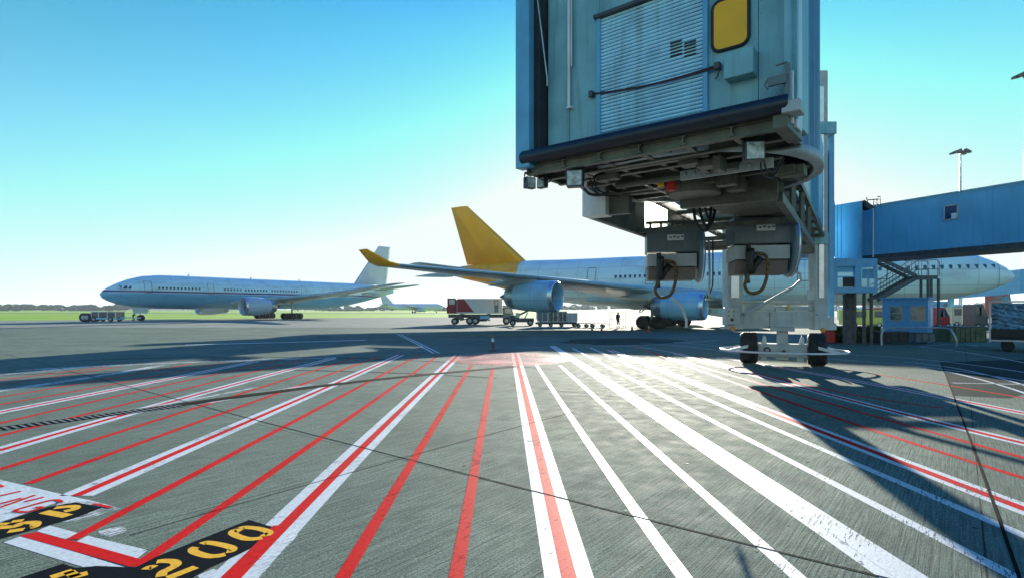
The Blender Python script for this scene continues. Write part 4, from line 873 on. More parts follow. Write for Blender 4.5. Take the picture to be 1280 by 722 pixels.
# find station where column 1189 lies
def kst(px, l=0.0):
    k = (px-640)/FPX; q = wa+wnn*l; return (k*q.y-q.x)/(wd.x-k*wd.y)
a0, a1 = kst(1181), kst(1197); Yw = K((a0+a1)/2, 0, 0).y
m_ = MB(); kbox(m_, a0, a1, 0, .02, kz(274, Yw), kz(257, Yw)); w_ = m_.build('window', mat('navy_glass', (.01, .03, .12), .2), WK, True)
m_ = MB(); kbox(m_, kst(1189.5), kst(1196), .02, .035, kz(273.5, Yw), kz(267, Yw)); o_ = m_.build('notice', WHITE, w_); o_.location = (-WK.location.x, -WK.location.y, 0)
m_ = MB()
for s_, e_2, y0, y1 in ((1180, 1198, 256, 257.5), (1180, 1198, 273.6, 275), (1180, 1181.5, 256, 275), (1196.5, 1198, 256, 275)): kbox(m_, kst(s_), kst(e_2), .0, .045, kz(y1, Yw), kz(y0, Yw))
o_ = m_.build('frame', STEEL, w_); o_.location = (-WK.location.x, -WK.location.y, 0)
m_ = MB(); 
for a_ in (8.6, 22):
    for l in (-.4, -2.6): MB().beam(K(a_, l, 0), K(a_, l, 4.9), .38, .38, V(1, 0, 0)).build('support_column', WBLUE, WK, True, .02)
# rotunda
m_ = MB(); q = [P(1043, 0, 33.0), P(1078, 0, 31.6), P(1078, 0, 31.6)+V(1.2, 2.2, 0), P(1043, 0, 33.0)+V(1.2, 2.2, 0)]
m_.hexa([V(p.x, p.y, 4.75) for p in q]+[V(p.x, p.y, 8.03) for p in q]); m_.build('rotunda', WBLUE, WK, True, .02)
m_ = MB()
for px, Y in ((1046, 32.86), (1075, 31.7), (1051, 32.66)): p = P(px, 0, Y); m_.box((p.x, p.y-.02, 6.4), (.04, .04, 3.2))
m_.build('rotunda_seam', CBLUE, WK, True)
m_ = MB(); p = kst(1088)
for px in (1084, 1092, 1096, 1100): m_.tube([P(px, 257, 32.2), P(px, 249, 32.2)], .03, 6)
m_.tube([P(1083, 247, 32.2), P(1084, 250, 32.2), P(1100, 249, 32.2), P(1100, 246, 32.2), P(1097, 246, 32.2)], .03, 6); m_.build('roof_railing', DKST, WK, True)
m_ = MB(); m_.prism([P(1081, 250, 31.8), P(1094, 259, 31.8), P(1088, 262, 31.8), P(1081, 258, 31.8)], (0, 1, 0), .5); m_.build('roof_joint', DARK, WK, True)
# glazed service cabin below the rotunda
def bp(mb, x0, x1, y0, y1, Y, dep): return bxp(mb, x0, x1, y0, y1, Y, dep)
CB = thing('service_cabin', (20.3, 32.2, 0), 'small dark glazed cabin on legs below the walkway corner, next to the stairs', 'cabin')
m_ = MB(); bp(m_, 1044, 1097, 359, 366, 31.5, 3.0); bp(m_, 1044, 1097, 323, 333, 31.6, 2.8); m_.build('floor_slab', CBLUE2, CB, True, .01)
m_ = MB(); bp(m_, 1044, 1047, 333, 359, 31.6, .1); bp(m_, 1069, 1077, 333, 359, 31.6, .25); bp(m_, 1094, 1097, 333, 359, 31.6, .1); bp(m_, 1084.5, 1086.5, 336, 359, 31.6, .08); bp(m_, 1047, 1069, 345, 346.5, 31.6, .08); bp(m_, 1077, 1094, 347, 348, 31.6, .06); m_.build('window_frame', CBLUE2, CB, True, .008)
m_ = MB(); bp(m_, 1054, 1068.5, 346.5, 358.5, 31.7, .05); m_.build('dark_panel', BLK, CB, True)
m_ = MB(); bp(m_, 1047, 1069, 333, 340, 31.75, .05); m_.build('header_panel', WBLUE, CB, True); m_ = MB(); bp(m_, 1078, 1094, 336, 347, 34.2, .05); m_.build('back_panel', WBLUE, CB, True)
m_ = MB(); c = P(1062, 366, 33); c2 = P(1062, 425, 33); m_.tube([V(c.x, c.y, c.z), V(c.x, c.y, 0)], .35, 14)
for px in (1080, 1089): c = P(px, 366, 32); m_.tube([c, V(c.x, c.y, 0)], .09, 8)
for px in (1055,): c = P(px, 366, 32); m_.tube([c, P(1060, 385, 32.6)], .09, 8)
m_.build('leg', DKST, CB, True)
m_ = MB(); m_.lathe(P(1053, 367.5, 31.8), UP, [(0, 0), (0, .14), (.08, .16), (.08, 0)], 12); m_.build('ceiling_lamp', WHITE, CB, True)
# stairs
ST = thing('metal_staircase', (27.5, 38, 0), 'dark steel staircase with landing and handrails under the blue walkway', 'staircase')
Ys = 37.8
m_ = MB()
for dy in (0, .95):
    m_.beam(P(1104, 325, Ys)+V(0, dy, 0), P(1146, 345, Ys)+V(0, dy, 0), .05, .24); m_.beam(P(1146, 346.5, Ys)+V(0, dy, 0), P(1172, 346.5, Ys)+V(0, dy, 0), .05, .24); m_.beam(P(1146, 347, Ys)+V(0, dy, 0), P(1096, 375, Ys)+V(0, dy, 0), .05, .26)
m_.build('stringer', DKST, ST, True)
m_ = MB(); m_.box((P(1159, 345, Ys).x, Ys+.48, P(1159, 345, Ys).z), (1.15, .9, .04))
for k in range(10):
    a_ = P(1146-5*k, 347+2.8*k, Ys); m_.box((a_.x, Ys+.48, a_.z), (.26, .88, .03))
    if k < 8: a_ = P(1143-5*k, 343-2.4*k, Ys); m_.box((a_.x, Ys+.48, a_.z), (.26, .88, .03))
m_.build('tread', DKST, ST, True)
m_ = MB()
for dy in (0, .95):
    D_ = V(0, dy, 0)
    m_.tube([P(1122, 313, Ys)+D_, P(1145, 325, Ys)+D_, P(1172, 325, Ys)+D_, P(1174, 328, Ys)+D_, P(1174, 345, Ys)+D_], .028, 6); m_.tube([P(1146, 336, Ys)+D_, P(1173, 336, Ys)+D_], .02, 6)
    for px in (1152, 1161, 1172): m_.tube([P(px, 325, Ys)+D_, P(px, 345, Ys)+D_], .022, 6)
    for o_ in (0, 6, 11): m_.tube([P(1147, 326+o_, Ys)+D_, P(1100, 355+o_, Ys)+D_], .024, 6)
    for k in range(6): a_ = P(1144-8*k, 328+5*k, Ys)+D_; m_.tube([a_, a_-UP*.9], .02, 6)
m_.build('handrail', DKST, ST, True)
m_ = MB()
for px in (1164, 1173):
    for dy in (0, .95): c = P(px, 348, Ys)+V(0, dy, 0); m_.beam(c, V(c.x, c.y, 0), .12, .12, V(1, 0, 0))
m_.build('post', DKST, ST, True)

# ------------------------------------------------------------------ ground objects at the right
def facing(px0, px1, Y, t):      # a thing's front-left corner, and the front length that reaches column px1 when turned by t
    c = G(px0, HOR+FPX*CH/Y); k = (px1-640)/FPX; d_ = V(math.cos(t), -math.sin(t)); return c, (k*c.y-c.x)/(d_.x-k*d_.y)
bo, bw = facing(1103, 1160, 35.2, R(42))
BT = thing('booth', bo, 'small bright blue guard booth with two windows beneath the staircase', 'booth', rz=-R(42))
bh = 2.62; f_ = lambda px: facing(1103, px, 35.2, R(42))[1]
m_ = MB(); wz0, wz1 = 1.32, 2.2
xs_ = [0, f_(1112), f_(1128), f_(1138), f_(1157), bw]
m_.box((bw/2, .05, wz0/2), (bw, .08, wz0)); m_.box((bw/2, .05, (wz1+bh)/2), (bw, .08, bh-wz1))
for q0, q1 in ((xs_[0], xs_[1]), (xs_[2], xs_[3]), (xs_[4], xs_[5])): m_.box(((q0+q1)/2, .05, (wz0+wz1)/2), (q1-q0, .08, wz1-wz0))
m_.box((bw-.04, 1.3, bh/2), (.08, 2.4, bh)); m_.box((.04, 1.3, bh/2), (.08, 2.4, bh)); m_.box((bw/2, 2.5, bh/2), (bw, .08, bh))
m_.build('wall', BOOTH, BT, False, .01)
MB().box((bw/2, 1.25, bh+.05), (bw+.2, 2.7, .1)).build('roof', BOOTH, BT, False, .01)
for i in (1, 3):
    w_ = MB().box(((xs_[i]+xs_[i+1])/2, .06, (wz0+wz1)/2), (xs_[i+1]-xs_[i], .015, wz1-wz0)).build('window', mat('booth_glass', (.10, .20, .22), .1, var=.5, scale=4), BT)
    m_ = MB(); xc, ww = (xs_[i]+xs_[i+1])/2, xs_[i+1]-xs_[i]
    for z_ in (wz0+.02, wz1-.02, wz0+.45): m_.box((xc, .0, z_), (ww, .05, .035))
    for x_ in (xs_[i]+.015, xs_[i+1]-.015): m_.box((x_, .0, (wz0+wz1)/2), (.03, .05, wz1-wz0))
    m_.build('frame', LGREY, w_)
MB().box((bw+.01, 1.3, 1.1), (.04, .9, 2.0)).build('door', CBLUE2, BT, False, .01)
RAIL = MB().tube(smoothpts([P(1102, 431, 31.6), P(1102, 417, 31.6), P(1107, 410.5, 31.6), P(1120, 409.5, 31.6), P(1180, 409.5, 31.6), P(1190, 414, 31.2), P(1195, 424, 31), P(1195.5, 432.5, 31)], 6), .05, 10).build('barrier_rail', GALV)
tag(RAIL, 'galvanised hoop barrier rail with curved ends in front of the blue booth', 'barrier')
def crate(name, x0, x1, y0, y1, Y, dep, m, label, cat, ribs=6, mm=DKST):
    c = P((x0+x1)/2, y1, Y); o = thing(name, (c.x, Y, max(0, c.z)), label, cat)
    m_ = MB(); bp(m_, x0, x1, y0, y1, Y, dep); m_.build('body', m, o, True, .03)
    m_ = MB()
    for k in range(ribs+1): xx = x0+(x1-x0)*k/ribs; bp(m_, xx-.25, xx+.25, y0, y1, Y-.03, .04)
    bp(m_, x0, x1, y0-.6, y0+.8, Y-.04, dep+.06); m_.build('rim', mm, o, True)
    return o
crate('bench_locker', 1104, 1137, 414.5, 428, 32.6, .8, DARK, 'low black locker under the barrier rail at the booth', 'locker')
crate('ground_box', 1145, 1170, 416, 427, 33.2, .7, GREYB, 'small grey ground box to the right of the black locker', 'box', 3)
crate('refuse_skip', 1188, 1233, 408, 427, 35, 1.6, mat('olive_drab', (.10, .12, .05), .6, var=.3), 'low olive skip between the barrier rail and wrapped cargo', 'skip', 7)
crate('grit_bin', 1033, 1044, 413, 428, 33.6, .6, RED, 'red bin next to the right lift column foot', 'bin', 2, MAROON)
# clipped hedge
m_ = MB(); c1, c2 = P(1045, 428, 34), P(1102, 408, 34)
m_.box(((c1.x+c2.x)/2, 34.5, c2.z/2-.05), (c2.x-c1.x, .7, c2.z-.1)); rnd = random.Random(5)
for i in range(5200):
    x_ = rnd.uniform(c1.x, c2.x); z_ = rnd.uniform(0, c2.z); y_ = 34.12+rnd.uniform(-.08, .04)
    if i % 4 == 0: y_ = rnd.uniform(34.1, 34.9); z_ = c2.z-.1+rnd.uniform(0, .12)
    d1 = V(rnd.gauss(0, 1), rnd.gauss(0, 1), rnd.gauss(0, 1)).normalized()*.06; d2 = V(rnd.gauss(0, 1), rnd.gauss(0, 1), rnd.gauss(0, 1)).normalized()*.045; c = V(x_, y_, z_)
    m_.add([c-d1, c+d2, c+d1, c-d2], [(0, 1, 2, 3)])
tag(m_.build('hedge', GRN), 'low clipped green hedge between the bridge column and the booth', 'hedge')
# wrapped cargo on a dolly, right edge
do_, dw = facing(1236, 1330, 27.4, R(40))
CD = thing('cargo_dolly', do_, 'cargo dolly at right edge carrying tall freight wrapped in crinkled clear plastic', 'dolly', rz=-R(40))
MB().box((dw/2, 1.1, .58), (dw, 2.2, .16)).box((dw/2, 1.1, .86), (dw-.1, 2.1, .40)).build('platform', BLK, CD, False, .02)
m_ = MB()
for x_ in (.04, dw-.04):
    for y_ in (.02, 2.18): m_.box((x_, y_, 1.4), (.07, .07, 1.95))
for y_ in (.0, 2.18): m_.box((dw/2, y_, 2.38), (dw, .07, .06)); m_.box((dw/2, y_-.02, .52), (dw, .06, .08))
m_.build('frame', GALV, CD, False, .006)
for x_ in (.7, dw-.7):
    for y_ in (.15, 1.85): MB().lathe(V(x_, y_, .25), (0, 1, 0), [(0, 0), (0, .12), (0, .22), (.03, .25), (.15, .25), (.18, .22), (.18, .12), (.18, 0)], 20).build('wheel', TYRE, CD)
m_ = MB(); n1, n2 = 60, 30; rnd = random.Random(2); z0_, z1_ = 1.07, 2.3
vs = [V(.1+(dw-.2)*i/n1, .10+.035*math.sin(i*.9+2*math.sin(j*.7))+.03*rnd.uniform(-1, 1)+.03*math.sin(j*1.3+i*.3), z0_+(z1_-z0_)*j/n2) for j in range(n2+1) for i in range(n1+1)]
m_.add(vs, [(j*(n1+1)+i, j*(n1+1)+i+1, (j+1)*(n1+1)+i+1, (j+1)*(n1+1)+i) for j in range(n2) for i in range(n1)], True); m_.box((dw/2, 1.15, (z0_+z1_)/2), (dw-.2, 1.85, z1_-z0_-.02))
m_.build('wrapped_freight', mat('plastic_wrap', (.10, .26, .38), .18, var=.4, scale=3, spec=.9), CD)
# second, further walkway behind the nose of the yellow-tailed airliner
W2 = thing('elevated_walkway', P(1230, 420, 68).xyz*1, 'far pale blue walkway passing behind the nose of the yellow-tailed airliner', 'walkway'); W2.location.z = 0
m_ = MB(); q = [P(1120, 379, 74), P(1275, 366.5, 62), P(1420, 352, 52)]; tp = [V(p_.x, p_.y, p_.z+2.6) for p_ in q]; bk = V(1.2, 2.4, 0)
m_.loft([[q[i], q[i]+bk, tp[i]+bk, tp[i]] for i in range(3)], True, False); m_.build('wall', CBLUE2, W2, True)
m_ = MB()
for px, Y in ((1192, 68), (1262, 63), (1126, 73)): c = P(px, 372, Y)+bk*.5; MB().beam(V(c.x, c.y, 0), V(c.x, c.y, c.z+.2), .45, .45, V(1, 0, 0)).build('support_column', CBLUE2, W2, True)
# light masts
def mast(px, py, Y, label, w=2.4):
    c = P(px, py, Y); o = thing('light_mast', (c.x, Y, 0), label, 'light mast', 'floodlight masts')
    MB().tube([V(0, 0, 0), V(0, 0, c.z)], [.28, .13], 10).build('pole', GALV, o)
    m_ = MB(); m_.lathe(V(0, 0, c.z-.1), UP, [(0, .3), (.1, .55), (.3, .55), (.35, 0)], 14)
    m_.build('head_ring', DKST, o)
    for s_ in (-1, 1):
        for yy in (-.5, .5):
            MB().prism([V(s_*.3, yy-.3, c.z), V(s_*w/2, yy-.3, c.z-.18), V(s_*w/2, yy-.3, c.z+.1), V(s_*.4, yy-.3, c.z+.5)], (0, 1, 0), .6).build('lamp_head', DKST, o)
mast(1200.5, 191, 92, 'tall floodlight mast rising behind the blue walkway roof'); mast(1283, 95, 70, 'floodlight mast head just entering the frame at the right edge')

# ------------------------------------------------------------------ people (one continuous skinned body each)
def person(loc, label, joints, rz, cloth, group=None):
    J = joints; names = list(J); idx = {n_: i for i, n_ in enumerate(names)}
    E = [('pelvis', 'spine'), ('spine', 'chest'), ('chest', 'neck'), ('neck', 'head'), ('head', 'crown'), ('chest', 'shL'), ('shL', 'elL'), ('elL', 'haL'), ('haL', 'fiL'), ('chest', 'shR'), ('shR', 'elR'), ('elR', 'haR'), ('haR', 'fiR'),
         ('pelvis', 'hiL'), ('hiL', 'knL'), ('knL', 'anL'), ('anL', 'toL'), ('pelvis', 'hiR'), ('hiR', 'knR'), ('knR', 'anR'), ('anR', 'toR')]
    rad = dict(pelvis=.15, spine=.14, chest=.16, neck=.06, head=.10, crown=.085, shL=.075, shR=.075, elL=.05, elR=.05, haL=.035, haR=.035, fiL=.025, fiR=.025, hiL=.10, hiR=.10, knL=.07, knR=.07, anL=.05, anR=.05, toL=.04, toR=.04)
    me = bpy.data.meshes.new('person'); me.from_pydata([J[n_] for n_ in names], [(idx[a], idx[b]) for a, b in E], []); o = bpy.data.objects.new('person', me); COL.objects.link(o)
    o.modifiers.new('skin', 'SKIN'); ss = o.modifiers.new('sub', 'SUBSURF'); ss.levels = 1; ss.render_levels = 1
    for i, n_ in enumerate(names):
        me.skin_vertices[0].data[i].radius = (rad[n_], rad[n_]*(.75 if n_ in ('pelvis', 'spine', 'chest') else 1)); me.skin_vertices[0].data[i].use_root = n_ == 'pelvis'
    me.materials.append(cloth); o.location = loc; o.rotation_euler.z = rz; tag(o, label, 'person', group); return o
stand = dict(pelvis=(0, 0, .95), spine=(0, 0, 1.12), chest=(0, 0, 1.36), neck=(0, .01, 1.52), head=(0, -.01, 1.62), crown=(0, -.01, 1.72), shL=(-.19, 0, 1.42), elL=(-.25, .02, 1.14), haL=(-.24, -.12, .90), fiL=(-.24, -.16, .82),
             shR=(.19, 0, 1.42), elR=(.26, -.02, 1.15), haR=(.2, -.22, 1.02), fiR=(.19, -.3, 1.0), hiL=(-.1, 0, .9), knL=(-.12, -.03, .5), anL=(-.13, .02, .08), toL=(-.14, -.16, .05), hiR=(.1, 0, .9), knR=(.13, -.02, .5), anR=(.15, .03, .08), toR=(.16, -.15, .05))
CL1 = banded('dark_clothes', [(0, (.02, .02, .025)), (.1, (.03, .035, .05)), (.95, (.05, .06, .07)), (1.5, (.35, .2, .14)), (1.66, (.03, .02, .015))], .8)
CL2 = banded('overalls', [(0, (.02, .02, .025)), (.1, (.03, .05, .10)), (1.48, (.35, .2, .14)), (1.66, (.03, .02, .015))], .8)
person((P(772.5, 400, 61).x, 61, 0), 'person in dark clothes standing at the frame of a cart below the wing', stand, .5, CL1)
crouch = dict(stand); crouch.update(pelvis=(0, .2, .75), spine=(0, .12, .9), chest=(0, -.05, 1.08), neck=(0, -.15, 1.2), head=(0, -.22, 1.27), crown=(0, -.26, 1.36), shL=(-.18, -.05, 1.12), elL=(-.24, -.25, .92), haL=(-.2, -.45, .95), fiL=(-.18, -.52, .97), shR=(.18, -.05, 1.12), elR=(.24, -.28, .95), haR=(.15, -.5, 1.0), fiR=(.14, -.58, 1.02), hiL=(-.1, .18, .7), knL=(-.14, -.14, .45), anL=(-.14, .08, .08), toL=(-.15, -.1, .05), hiR=(.1, .18, .7), knR=(.14, -.05, .42), anR=(.15, .25, .1), toR=(.16, .08, .05))
person((P(167, 400, 97.5).x, 97.5, 0), 'person in dark overalls bending at the nose wheel of the striped airliner', crouch, 1.2, CL2)

# ------------------------------------------------------------------ vehicles and ground equipment beyond
def wheel(o, x, y, r, w=.3, m=TYRE):
    a = MB().lathe(V(x, y-w/2, r), (0, 1, 0), [(0, 0), (.02, r*.5), (0, r*.55), (0, r*.85), (.05, r), (w-.05, r), (w, r*.85), (w, r*.55), (w-.02, r*.5), (w, 0)], 18).build('wheel', m, o)
    MB().lathe(V(x, y-w/2-.012, r), (0, 1, 0), [(0, 0), (0, r*.45), (.02, r*.5)], 12).build('rim', LGREY, a)
# catering lorry
Yt = 76; def_x = lambda px, Y=Yt: (px-640)/FPX*Y
L0 = def_x(557); CT = thing('catering_lorry', (L0, Yt, 0), 'white high-lift catering lorry with maroon wedge on its box', 'lorry')
k = Yt/FPX; X_ = lambda px: (px-557)*k; Z_ = lambda py: CH+(HOR-py)*k
m_ = MB(); m_.box(((X_(571)+X_(628))/2, 1.25, (Z_(373)+Z_(391.5))/2), (X_(628)-X_(571), 2.5, Z_(373)-Z_(391.5))); m_.build('box_body', mat('truck_white', (.50, .58, .62), .4, var=.06, dirt=.2), CT, False, .03)
m_ = MB(); z0_ = Z_(389.7); m_.prism([(X_(571.5), -.02, z0_), (X_(592.5), -.02, z0_), (X_(580), -.02, Z_(373.5)), (X_(571.5), -.02, Z_(373.5))], (0, 1, 0), .03); m_.build('maroon_wedge', MAROON, CT)
m_ = MB(); m_.box((X_(564.5), 1.2, (Z_(372.5)+Z_(391.5))/2), (X_(570)-X_(559), 2.3, Z_(372.5)-Z_(391.5))); m_.build('end_cabin', MAROON, CT, False, .05)
m_ = MB(); m_.box((X_(565), .03, (Z_(374)+Z_(380))/2), (X_(568)-X_(561), .04, Z_(374)-Z_(380))); m_.build('end_window', LENS, CT)
m_ = MB(); m_.box((X_(560.5), 1.2, Z_(387)), (.5, 2.0, .9)); m_.build('platform_guard', MAROON, CT, False, .03)
m_ = MB(); m_.box(((X_(560)+X_(640))/2, 1.2, Z_(394.5)), (X_(640)-X_(560), 1.6, .45)); m_.box((X_(598), 1.2, Z_(399)), (2.2, 1.2, .5)); m_.box((X_(575), 1.2, Z_(396)), (.9, 2, .7)); m_.box((X_(604), .4, Z_(397)), (1.3, .5, .5))
for dy in (.1, 2.2): m_.beam((X_(575), dy, Z_(392)), (X_(612), dy, Z_(400)), .12, .14); m_.beam((X_(575), dy, Z_(400)), (X_(612), dy, Z_(392)), .12, .14)
m_.build('chassis', DKST, CT, False, .02)
m_ = MB(); m_.box((X_(606), .1, Z_(396.2)), (1.3, .35, .45)); m_.build('side_tank', CBLUE2, CT, False, .03)
m_ = MB(); m_.prism([(X_(628.5), .1, Z_(402)), (X_(641.5), .1, Z_(402)), (X_(642), .1, Z_(392)), (X_(639), .1, Z_(384)), (X_(628.5), .1, Z_(384))], (0, 1, 0), 2.3); cabo = m_.build('cab', mat('cab_dark', (.10, .16, .18), .4, var=.2), CT, False, .04)
m_ = MB(); m_.prism([(X_(631), .07, Z_(391)), (X_(640), .07, Z_(391)), (X_(638), .07, Z_(385.5)), (X_(631), .07, Z_(385.5))], (0, 1, 0), .04); m_.build('side_window', LENS, cabo)
m_ = MB()
for px in (629, 634, 638): m_.tube([(X_(px), .1, Z_(383)), (X_(px), .1, Z_(374))], .03, 6)
m_.tube([(X_(625), .1, Z_(374)), (X_(639), .1, Z_(373.5))], .03, 6); m_.tube([(X_(628), .1, Z_(382.6)), (X_(643), .1, Z_(382.6))], .05, 6); m_.tube([(X_(634), 2.2, Z_(383)), (X_(634), 2.2, Z_(374))], .03, 6); m_.build('front_railing', DKST, CT)
m_ = MB(); m_.box((X_(620.5), -.02, Z_(382)), (X_(623)-X_(618), .05, Z_(374.5)-Z_(390))); m_.build('side_door', GREYB, CT)
m_ = MB(); m_.box((X_(620.5), -.05, Z_(378)), (.3, .03, .7)); m_.build('door_window', LENS, CT)
for px, r in ((568, .45), (587, .5), (594, .5), (633, .5)):
    for y_ in (.2, 2.1): wheel(CT, X_(px), y_, r)
# pushback tug at the striped airliner
Yg = 94; kk = Yg/FPX; TG = thing('pushback_tug', (def_x(101, Yg), Yg, 0), 'low blue and white pushback tug in front of the striped airliner nose', 'tug')
X_ = lambda px: (px-101)*kk; Z_ = lambda py: CH+(HOR-py)*kk
m_ = MB(); m_.prism([(X_(112), 0, .35), (X_(144), 0, .35), (X_(144), 0, Z_(397)), (X_(112), 0, Z_(396.5))], (0, 1, 0), 2.4); m_.build('body', mat('tug_blue', (.30, .60, .75), .4, var=.15), TG, False, .06)
m_ = MB(); m_.box((X_(129), 1.2, Z_(392.8)), (X_(144)-X_(114), 2.2, Z_(389.5)-Z_(396.5))); m_.build('cab_glass', GLASS, TG, False, .03)
m_ = MB()
for px in (114, 123, 134, 144): m_.box((X_(px), .06, Z_(393)), (.12, .1, Z_(389.5)-Z_(396.5)))
m_.box((X_(129), 1.2, Z_(389.2)), (X_(145)-X_(113), 2.4, .1)); m_.build('cab_frame', WHITE, TG)
for px in (104.5, 108.5):
    for y_ in (.1, 2.2): wheel(TG, X_(px), y_, .72, .5)
for px in (117, 138):
    for y_ in (.1, 2.2): wheel(TG, X_(px), y_, .42, .3)
m_ = MB(); m_.box((X_(108), 1.2, .8), (1.6, 1.6, .6)); m_.build('engine_hood', DKST, TG, False, .05)
m_ = MB(); m_.tube([(X_(144), 1.2, .7), (X_(170), 1.2, .6)], .09, 8); m_.build('tow_bar', WHITE, TG)
# belt loader
Yl = 70; kk = Yl/FPX; BL = thing('belt_loader', (def_x(637, Yl), Yl, 0), 'dark belt loader with raised boom behind the catering lorry cab', 'belt loader')
X_ = lambda px: (px-637)*kk; Z_ = lambda py: CH+(HOR-py)*kk
m_ = MB(); m_.box((X_(652), .8, .7), (X_(668)-X_(637), 1.4, .5)); m_.box((X_(643), .8, 1.05), (1.2, 1.2, .5)); m_.build('chassis', DKST, BL, False, .05)
m_ = MB(); m_.beam((X_(640), .8, .9), (X_(667), .8, Z_(384.5)), .9, .22); m_.build('conveyor', DARK, BL, False, .03)
m_ = MB(); m_.tube([(X_(656), .3, .9), (X_(660), .3, Z_(390))], .06, 8); m_.tube([(X_(656), 1.3, .9), (X_(660), 1.3, Z_(390))], .06, 8); m_.build('lift_ram', STEEL, BL)
m_ = MB(); m_.box((X_(647), -.05, 1.3), (.5, .1, .6)); m_.build('seat_guard', STEEL, BL, False, .02)
for px in (641, 663):
    for y_ in (.15, 1.5): wheel(BL, X_(px), y_, .38)
# container stack on loader under the outer engine
Yc = 66; kk = Yc/FPX; X_ = lambda px: (px-640)*kk; Z_ = lambda py: CH+(HOR-py)*kk
for i, (x0, x1, y0, lab) in enumerate(((671, 685, 385.5, 'dark freight container leftmost under the outer engine'), (685.5, 697.5, 386.5, 'olive freight container second from left under the outer engine'), (698, 709, 388, 'olive freight container third from left under the outer engine'), (709.5, 722, 390, 'grey freight container rightmost under the outer engine'))):
    o = thing('freight_container', (X_((x0+x1)/2), Yc, .55), lab, 'container', 'freight containers under the engine'); w = X_(x1)-X_(x0); h = Z_(y0)-.6
    if i: MB().prism([(-w/2, 0, .0), (w/2, 0, 0), (w/2, 0, h), (-w/2, 0, h)], (0, 1, 0), 1.5).build('body', (GREYB, STEEL2, STEEL2, LGREY)[i], o, False, .03)
    else: MB().prism([(-w/2+.3, 0, 0), (w/2, 0, 0), (w/2, 0, h), (-w/2, 0, h), (-w/2, 0, .4)], (0, 1, 0), 1.5).build('body', GREYB, o, False, .03)
    m_ = MB()
    for x_ in (-w/2+.05, 0, w/2-.05): m_.box((x_, -.02, h/2), (.05, .05, h-.05))
    for z_ in (.06, h-.05): m_.box((0, -.02, z_), (w-.05, .05, .06))
    m_.build('edge_rail', ALU, o)
DL = thing('container_loader', (X_(697), Yc, 0), 'long low container loader carrying the freight containers', 'loader')
m_ = MB(); w = X_(724)-X_(670); m_.box((0, .8, .42), (w, 1.9, .22)); m_.build('platform', DKST, DL, False, .03)
for q_ in (-.4, -.15, .1, .4):
    for y_ in (0, 1.5): wheel(DL, q_*w, y_, .2, .18)
def dolly(px0, px1, Y, label):
    kk = Y/FPX; w = (px1-px0)*kk; o = thing('baggage_dolly', (def_x((px0+px1)/2, Y), Y, 0), label, 'dolly', 'empty baggage dollies under the wing')
    MB().box((0, .7, .5), (w, 1.4, .1)).build('deck', mat('rust_deck', (.10, .05, .04), .7, var=.3), o, False, .02)
    MB().beam((w/2, .7, .45), (w/2+.9, .7, .3), .06, .06).build('draw_bar', DKST, o)
    for x_ in (-w*.36, w*.36):
        for y_ in (.1, 1.25): wheel(o, x_, y_, .2, .14)
dolly(722, 736, 63, 'empty flat baggage dolly next to the freight containers'); dolly(739, 757, 62, 'empty flat baggage dolly nearer the standing person')
# stand frame by the person
SF = MB(); Yf = 61.5
for px in (764, 782): 
    for dy in (0, 1.0): c = P(px, 0, Yf); SF.tube([V(c.x, Yf+dy, 0), V(c.x, Yf+dy, kz(390, Yf))], .03, 6)
for dy in (0, 1.0):
    for py in (390, 399): SF.tube([P(764, py, Yf)+V(0, dy, 0), P(782, py, Yf)+V(0, dy, 0)], .03, 6)
SF.box((P(773, 0, Yf).x, Yf+.5, .25), (P(782, 0, Yf).x-P(764, 0, Yf).x, 1.0, .06))
tag(SF.build('tubular_cart', GALV), 'open tubular cart frame around the standing person below the wing', 'cart')
m_ = MB(); 
# cones
def cone(px, py, h, label, m=ORNG, group='traffic cones', base=.36):
    g = G(px, py); o = thing('traffic_cone', g, label, 'cone', group)
    MB().box((0, 0, .02), (base, base, .04)).build('base', DARK if m is not ORNG else ORNG, o, False, .01)
    MB().lathe((0, 0, .035), UP, [(0, base*.36), (.0, base*.34), (h*.95, .03), (h, .02), (h, 0)], 20).build('body', m, o)
    t0_ = .62; r_ = lambda t_: base*.34+(.03-base*.34)*t_/.95
    MB().lathe((0, 0, .035), UP, [(h*.55, r_(.55)+.004), (h*.78, r_(.78)+.004)], 20).build('reflective_band', WHITE, o)
cone(616, 438, .74, 'tall grey-brown cone with white band alone on the red painted ellipse', mat('cone_brown', (.16, .10, .07), .6, var=.3), None, .38)
cone(752, 413, .42, 'small red cone left of the standing person, near the dollies'); cone(811, 414, .55, 'small red cone before the main wheels of the yellow-tailed airliner')
cone(740, 413.2, .35, 'tiny cone leftmost in the row beneath the wing', DKST); cone(790, 412, .4, 'tiny dark cone just right of the tubular cart', DKST)
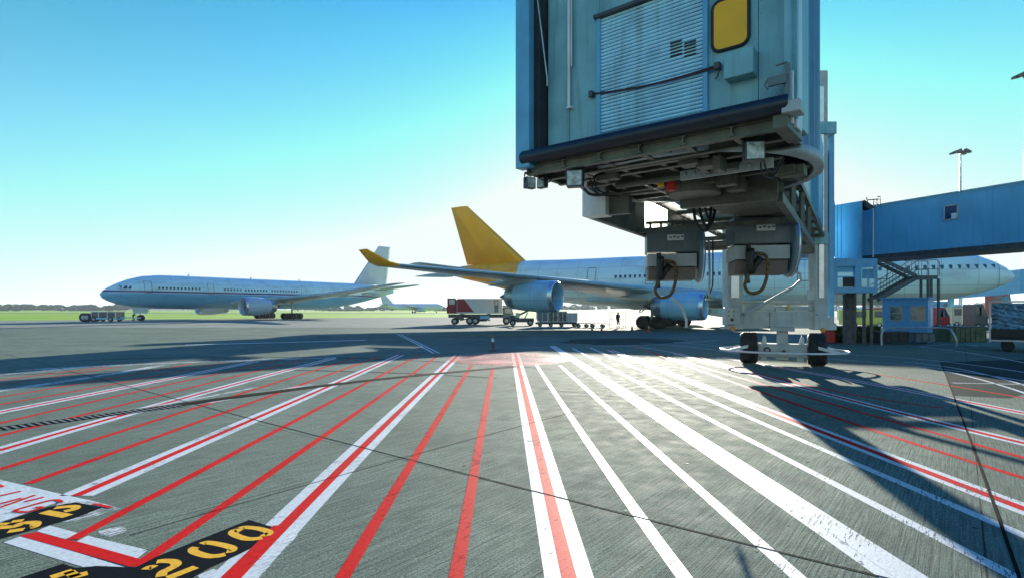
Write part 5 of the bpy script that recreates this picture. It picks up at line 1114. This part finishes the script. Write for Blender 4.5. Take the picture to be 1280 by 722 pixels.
# parked service vehicles seen under the walkway
def van(px, py, Y, ln, h, m, label, name='parked_van'):
    g = P(px, py, Y); o = thing(name, (g.x, Y, 0), label, 'van', 'service vehicles parked under the far walkway')
    MB().prism([(-ln/2, 0, .35), (ln/2, 0, .35), (ln/2, 0, h*.55), (ln/2-.5, 0, h), (-ln/2, 0, h)], (0, 1, 0), 1.8).build('body', m, o, False, .08)
    MB().prism([(ln/2-1.3, -.02, h*.58), (ln/2-.12, -.02, h*.58), (ln/2-.55, -.02, h*.92), (ln/2-1.3, -.02, h*.92)], (0, 1, 0), .03).build('window', GLASS, o)
    MB().prism([(-ln/2+.3, -.02, h*.58), (-.1, -.02, h*.58), (-.1, -.02, h*.9), (-ln/2+.3, -.02, h*.9)], (0, 1, 0), .03).build('window', GLASS, o)
    for x_ in (-ln*.32, ln*.32):
        for y_ in (.1, 1.7): wheel(o, x_, y_, .33, .2)
CREAM = mat('cream_paint', (.55, .52, .38), .4); VRED = mat('van_red', (.4, .03, .03), .4)
van(1084, 0, 62, 4.2, 2.0, mat('lime_paint', (.35, .40, .08), .5), 'yellow-green van seen below the glazed cabin'); van(1100, 0, 70, 1.6, 2.2, VRED, 'small red van behind the hedge beside the booth')
van(1180, 0, 58, 1.3, 2.2, MAROON, 'small red van directly right of the blue booth'); van(1208, 0, 66, 3.4, 2.3, CREAM, 'cream van between booth and wrapped cargo'); van(1228, 0, 56, 1.2, 2.5, DKST, 'dark grey van close to the wrapped cargo')
van(1074, 0, 90, 5, 2.4, PLWH, 'white van farthest away beneath the glazed cabin'); van(1205, 0, 88, 6, 2.8, PLWH, 'white van farthest away behind the cream van'); van(1252, 0, 120, 4.2, 6.6, VRED, 'tall red vehicle whose top shows above the wrapped cargo'); van(1165, 0, 84, 6, 3.2, CBLUE2, 'pale blue van partly hidden behind the staircase posts')

# ------------------------------------------------------------------ air
hz = MB().box((0, 1000, 18), (6400, 2900*2-200, 40)).build('haze', mat('haze_tmp', (.5, .5, .5)), kind='stuff')
hz.data.materials.clear(); hm = bpy.data.materials.new('haze'); hm.use_nodes = True; hm.node_tree.nodes.clear()
pv = hm.node_tree.nodes.new('ShaderNodeVolumePrincipled'); ho = hm.node_tree.nodes.new('ShaderNodeOutputMaterial'); pv.inputs['Color'].default_value = (.75, .9, 1, 1); pv.inputs['Density'].default_value = .00012; pv.inputs['Anisotropy'].default_value = .3
hm.node_tree.links.new(pv.outputs[0], ho.inputs['Volume']); hz.data.materials.append(hm)
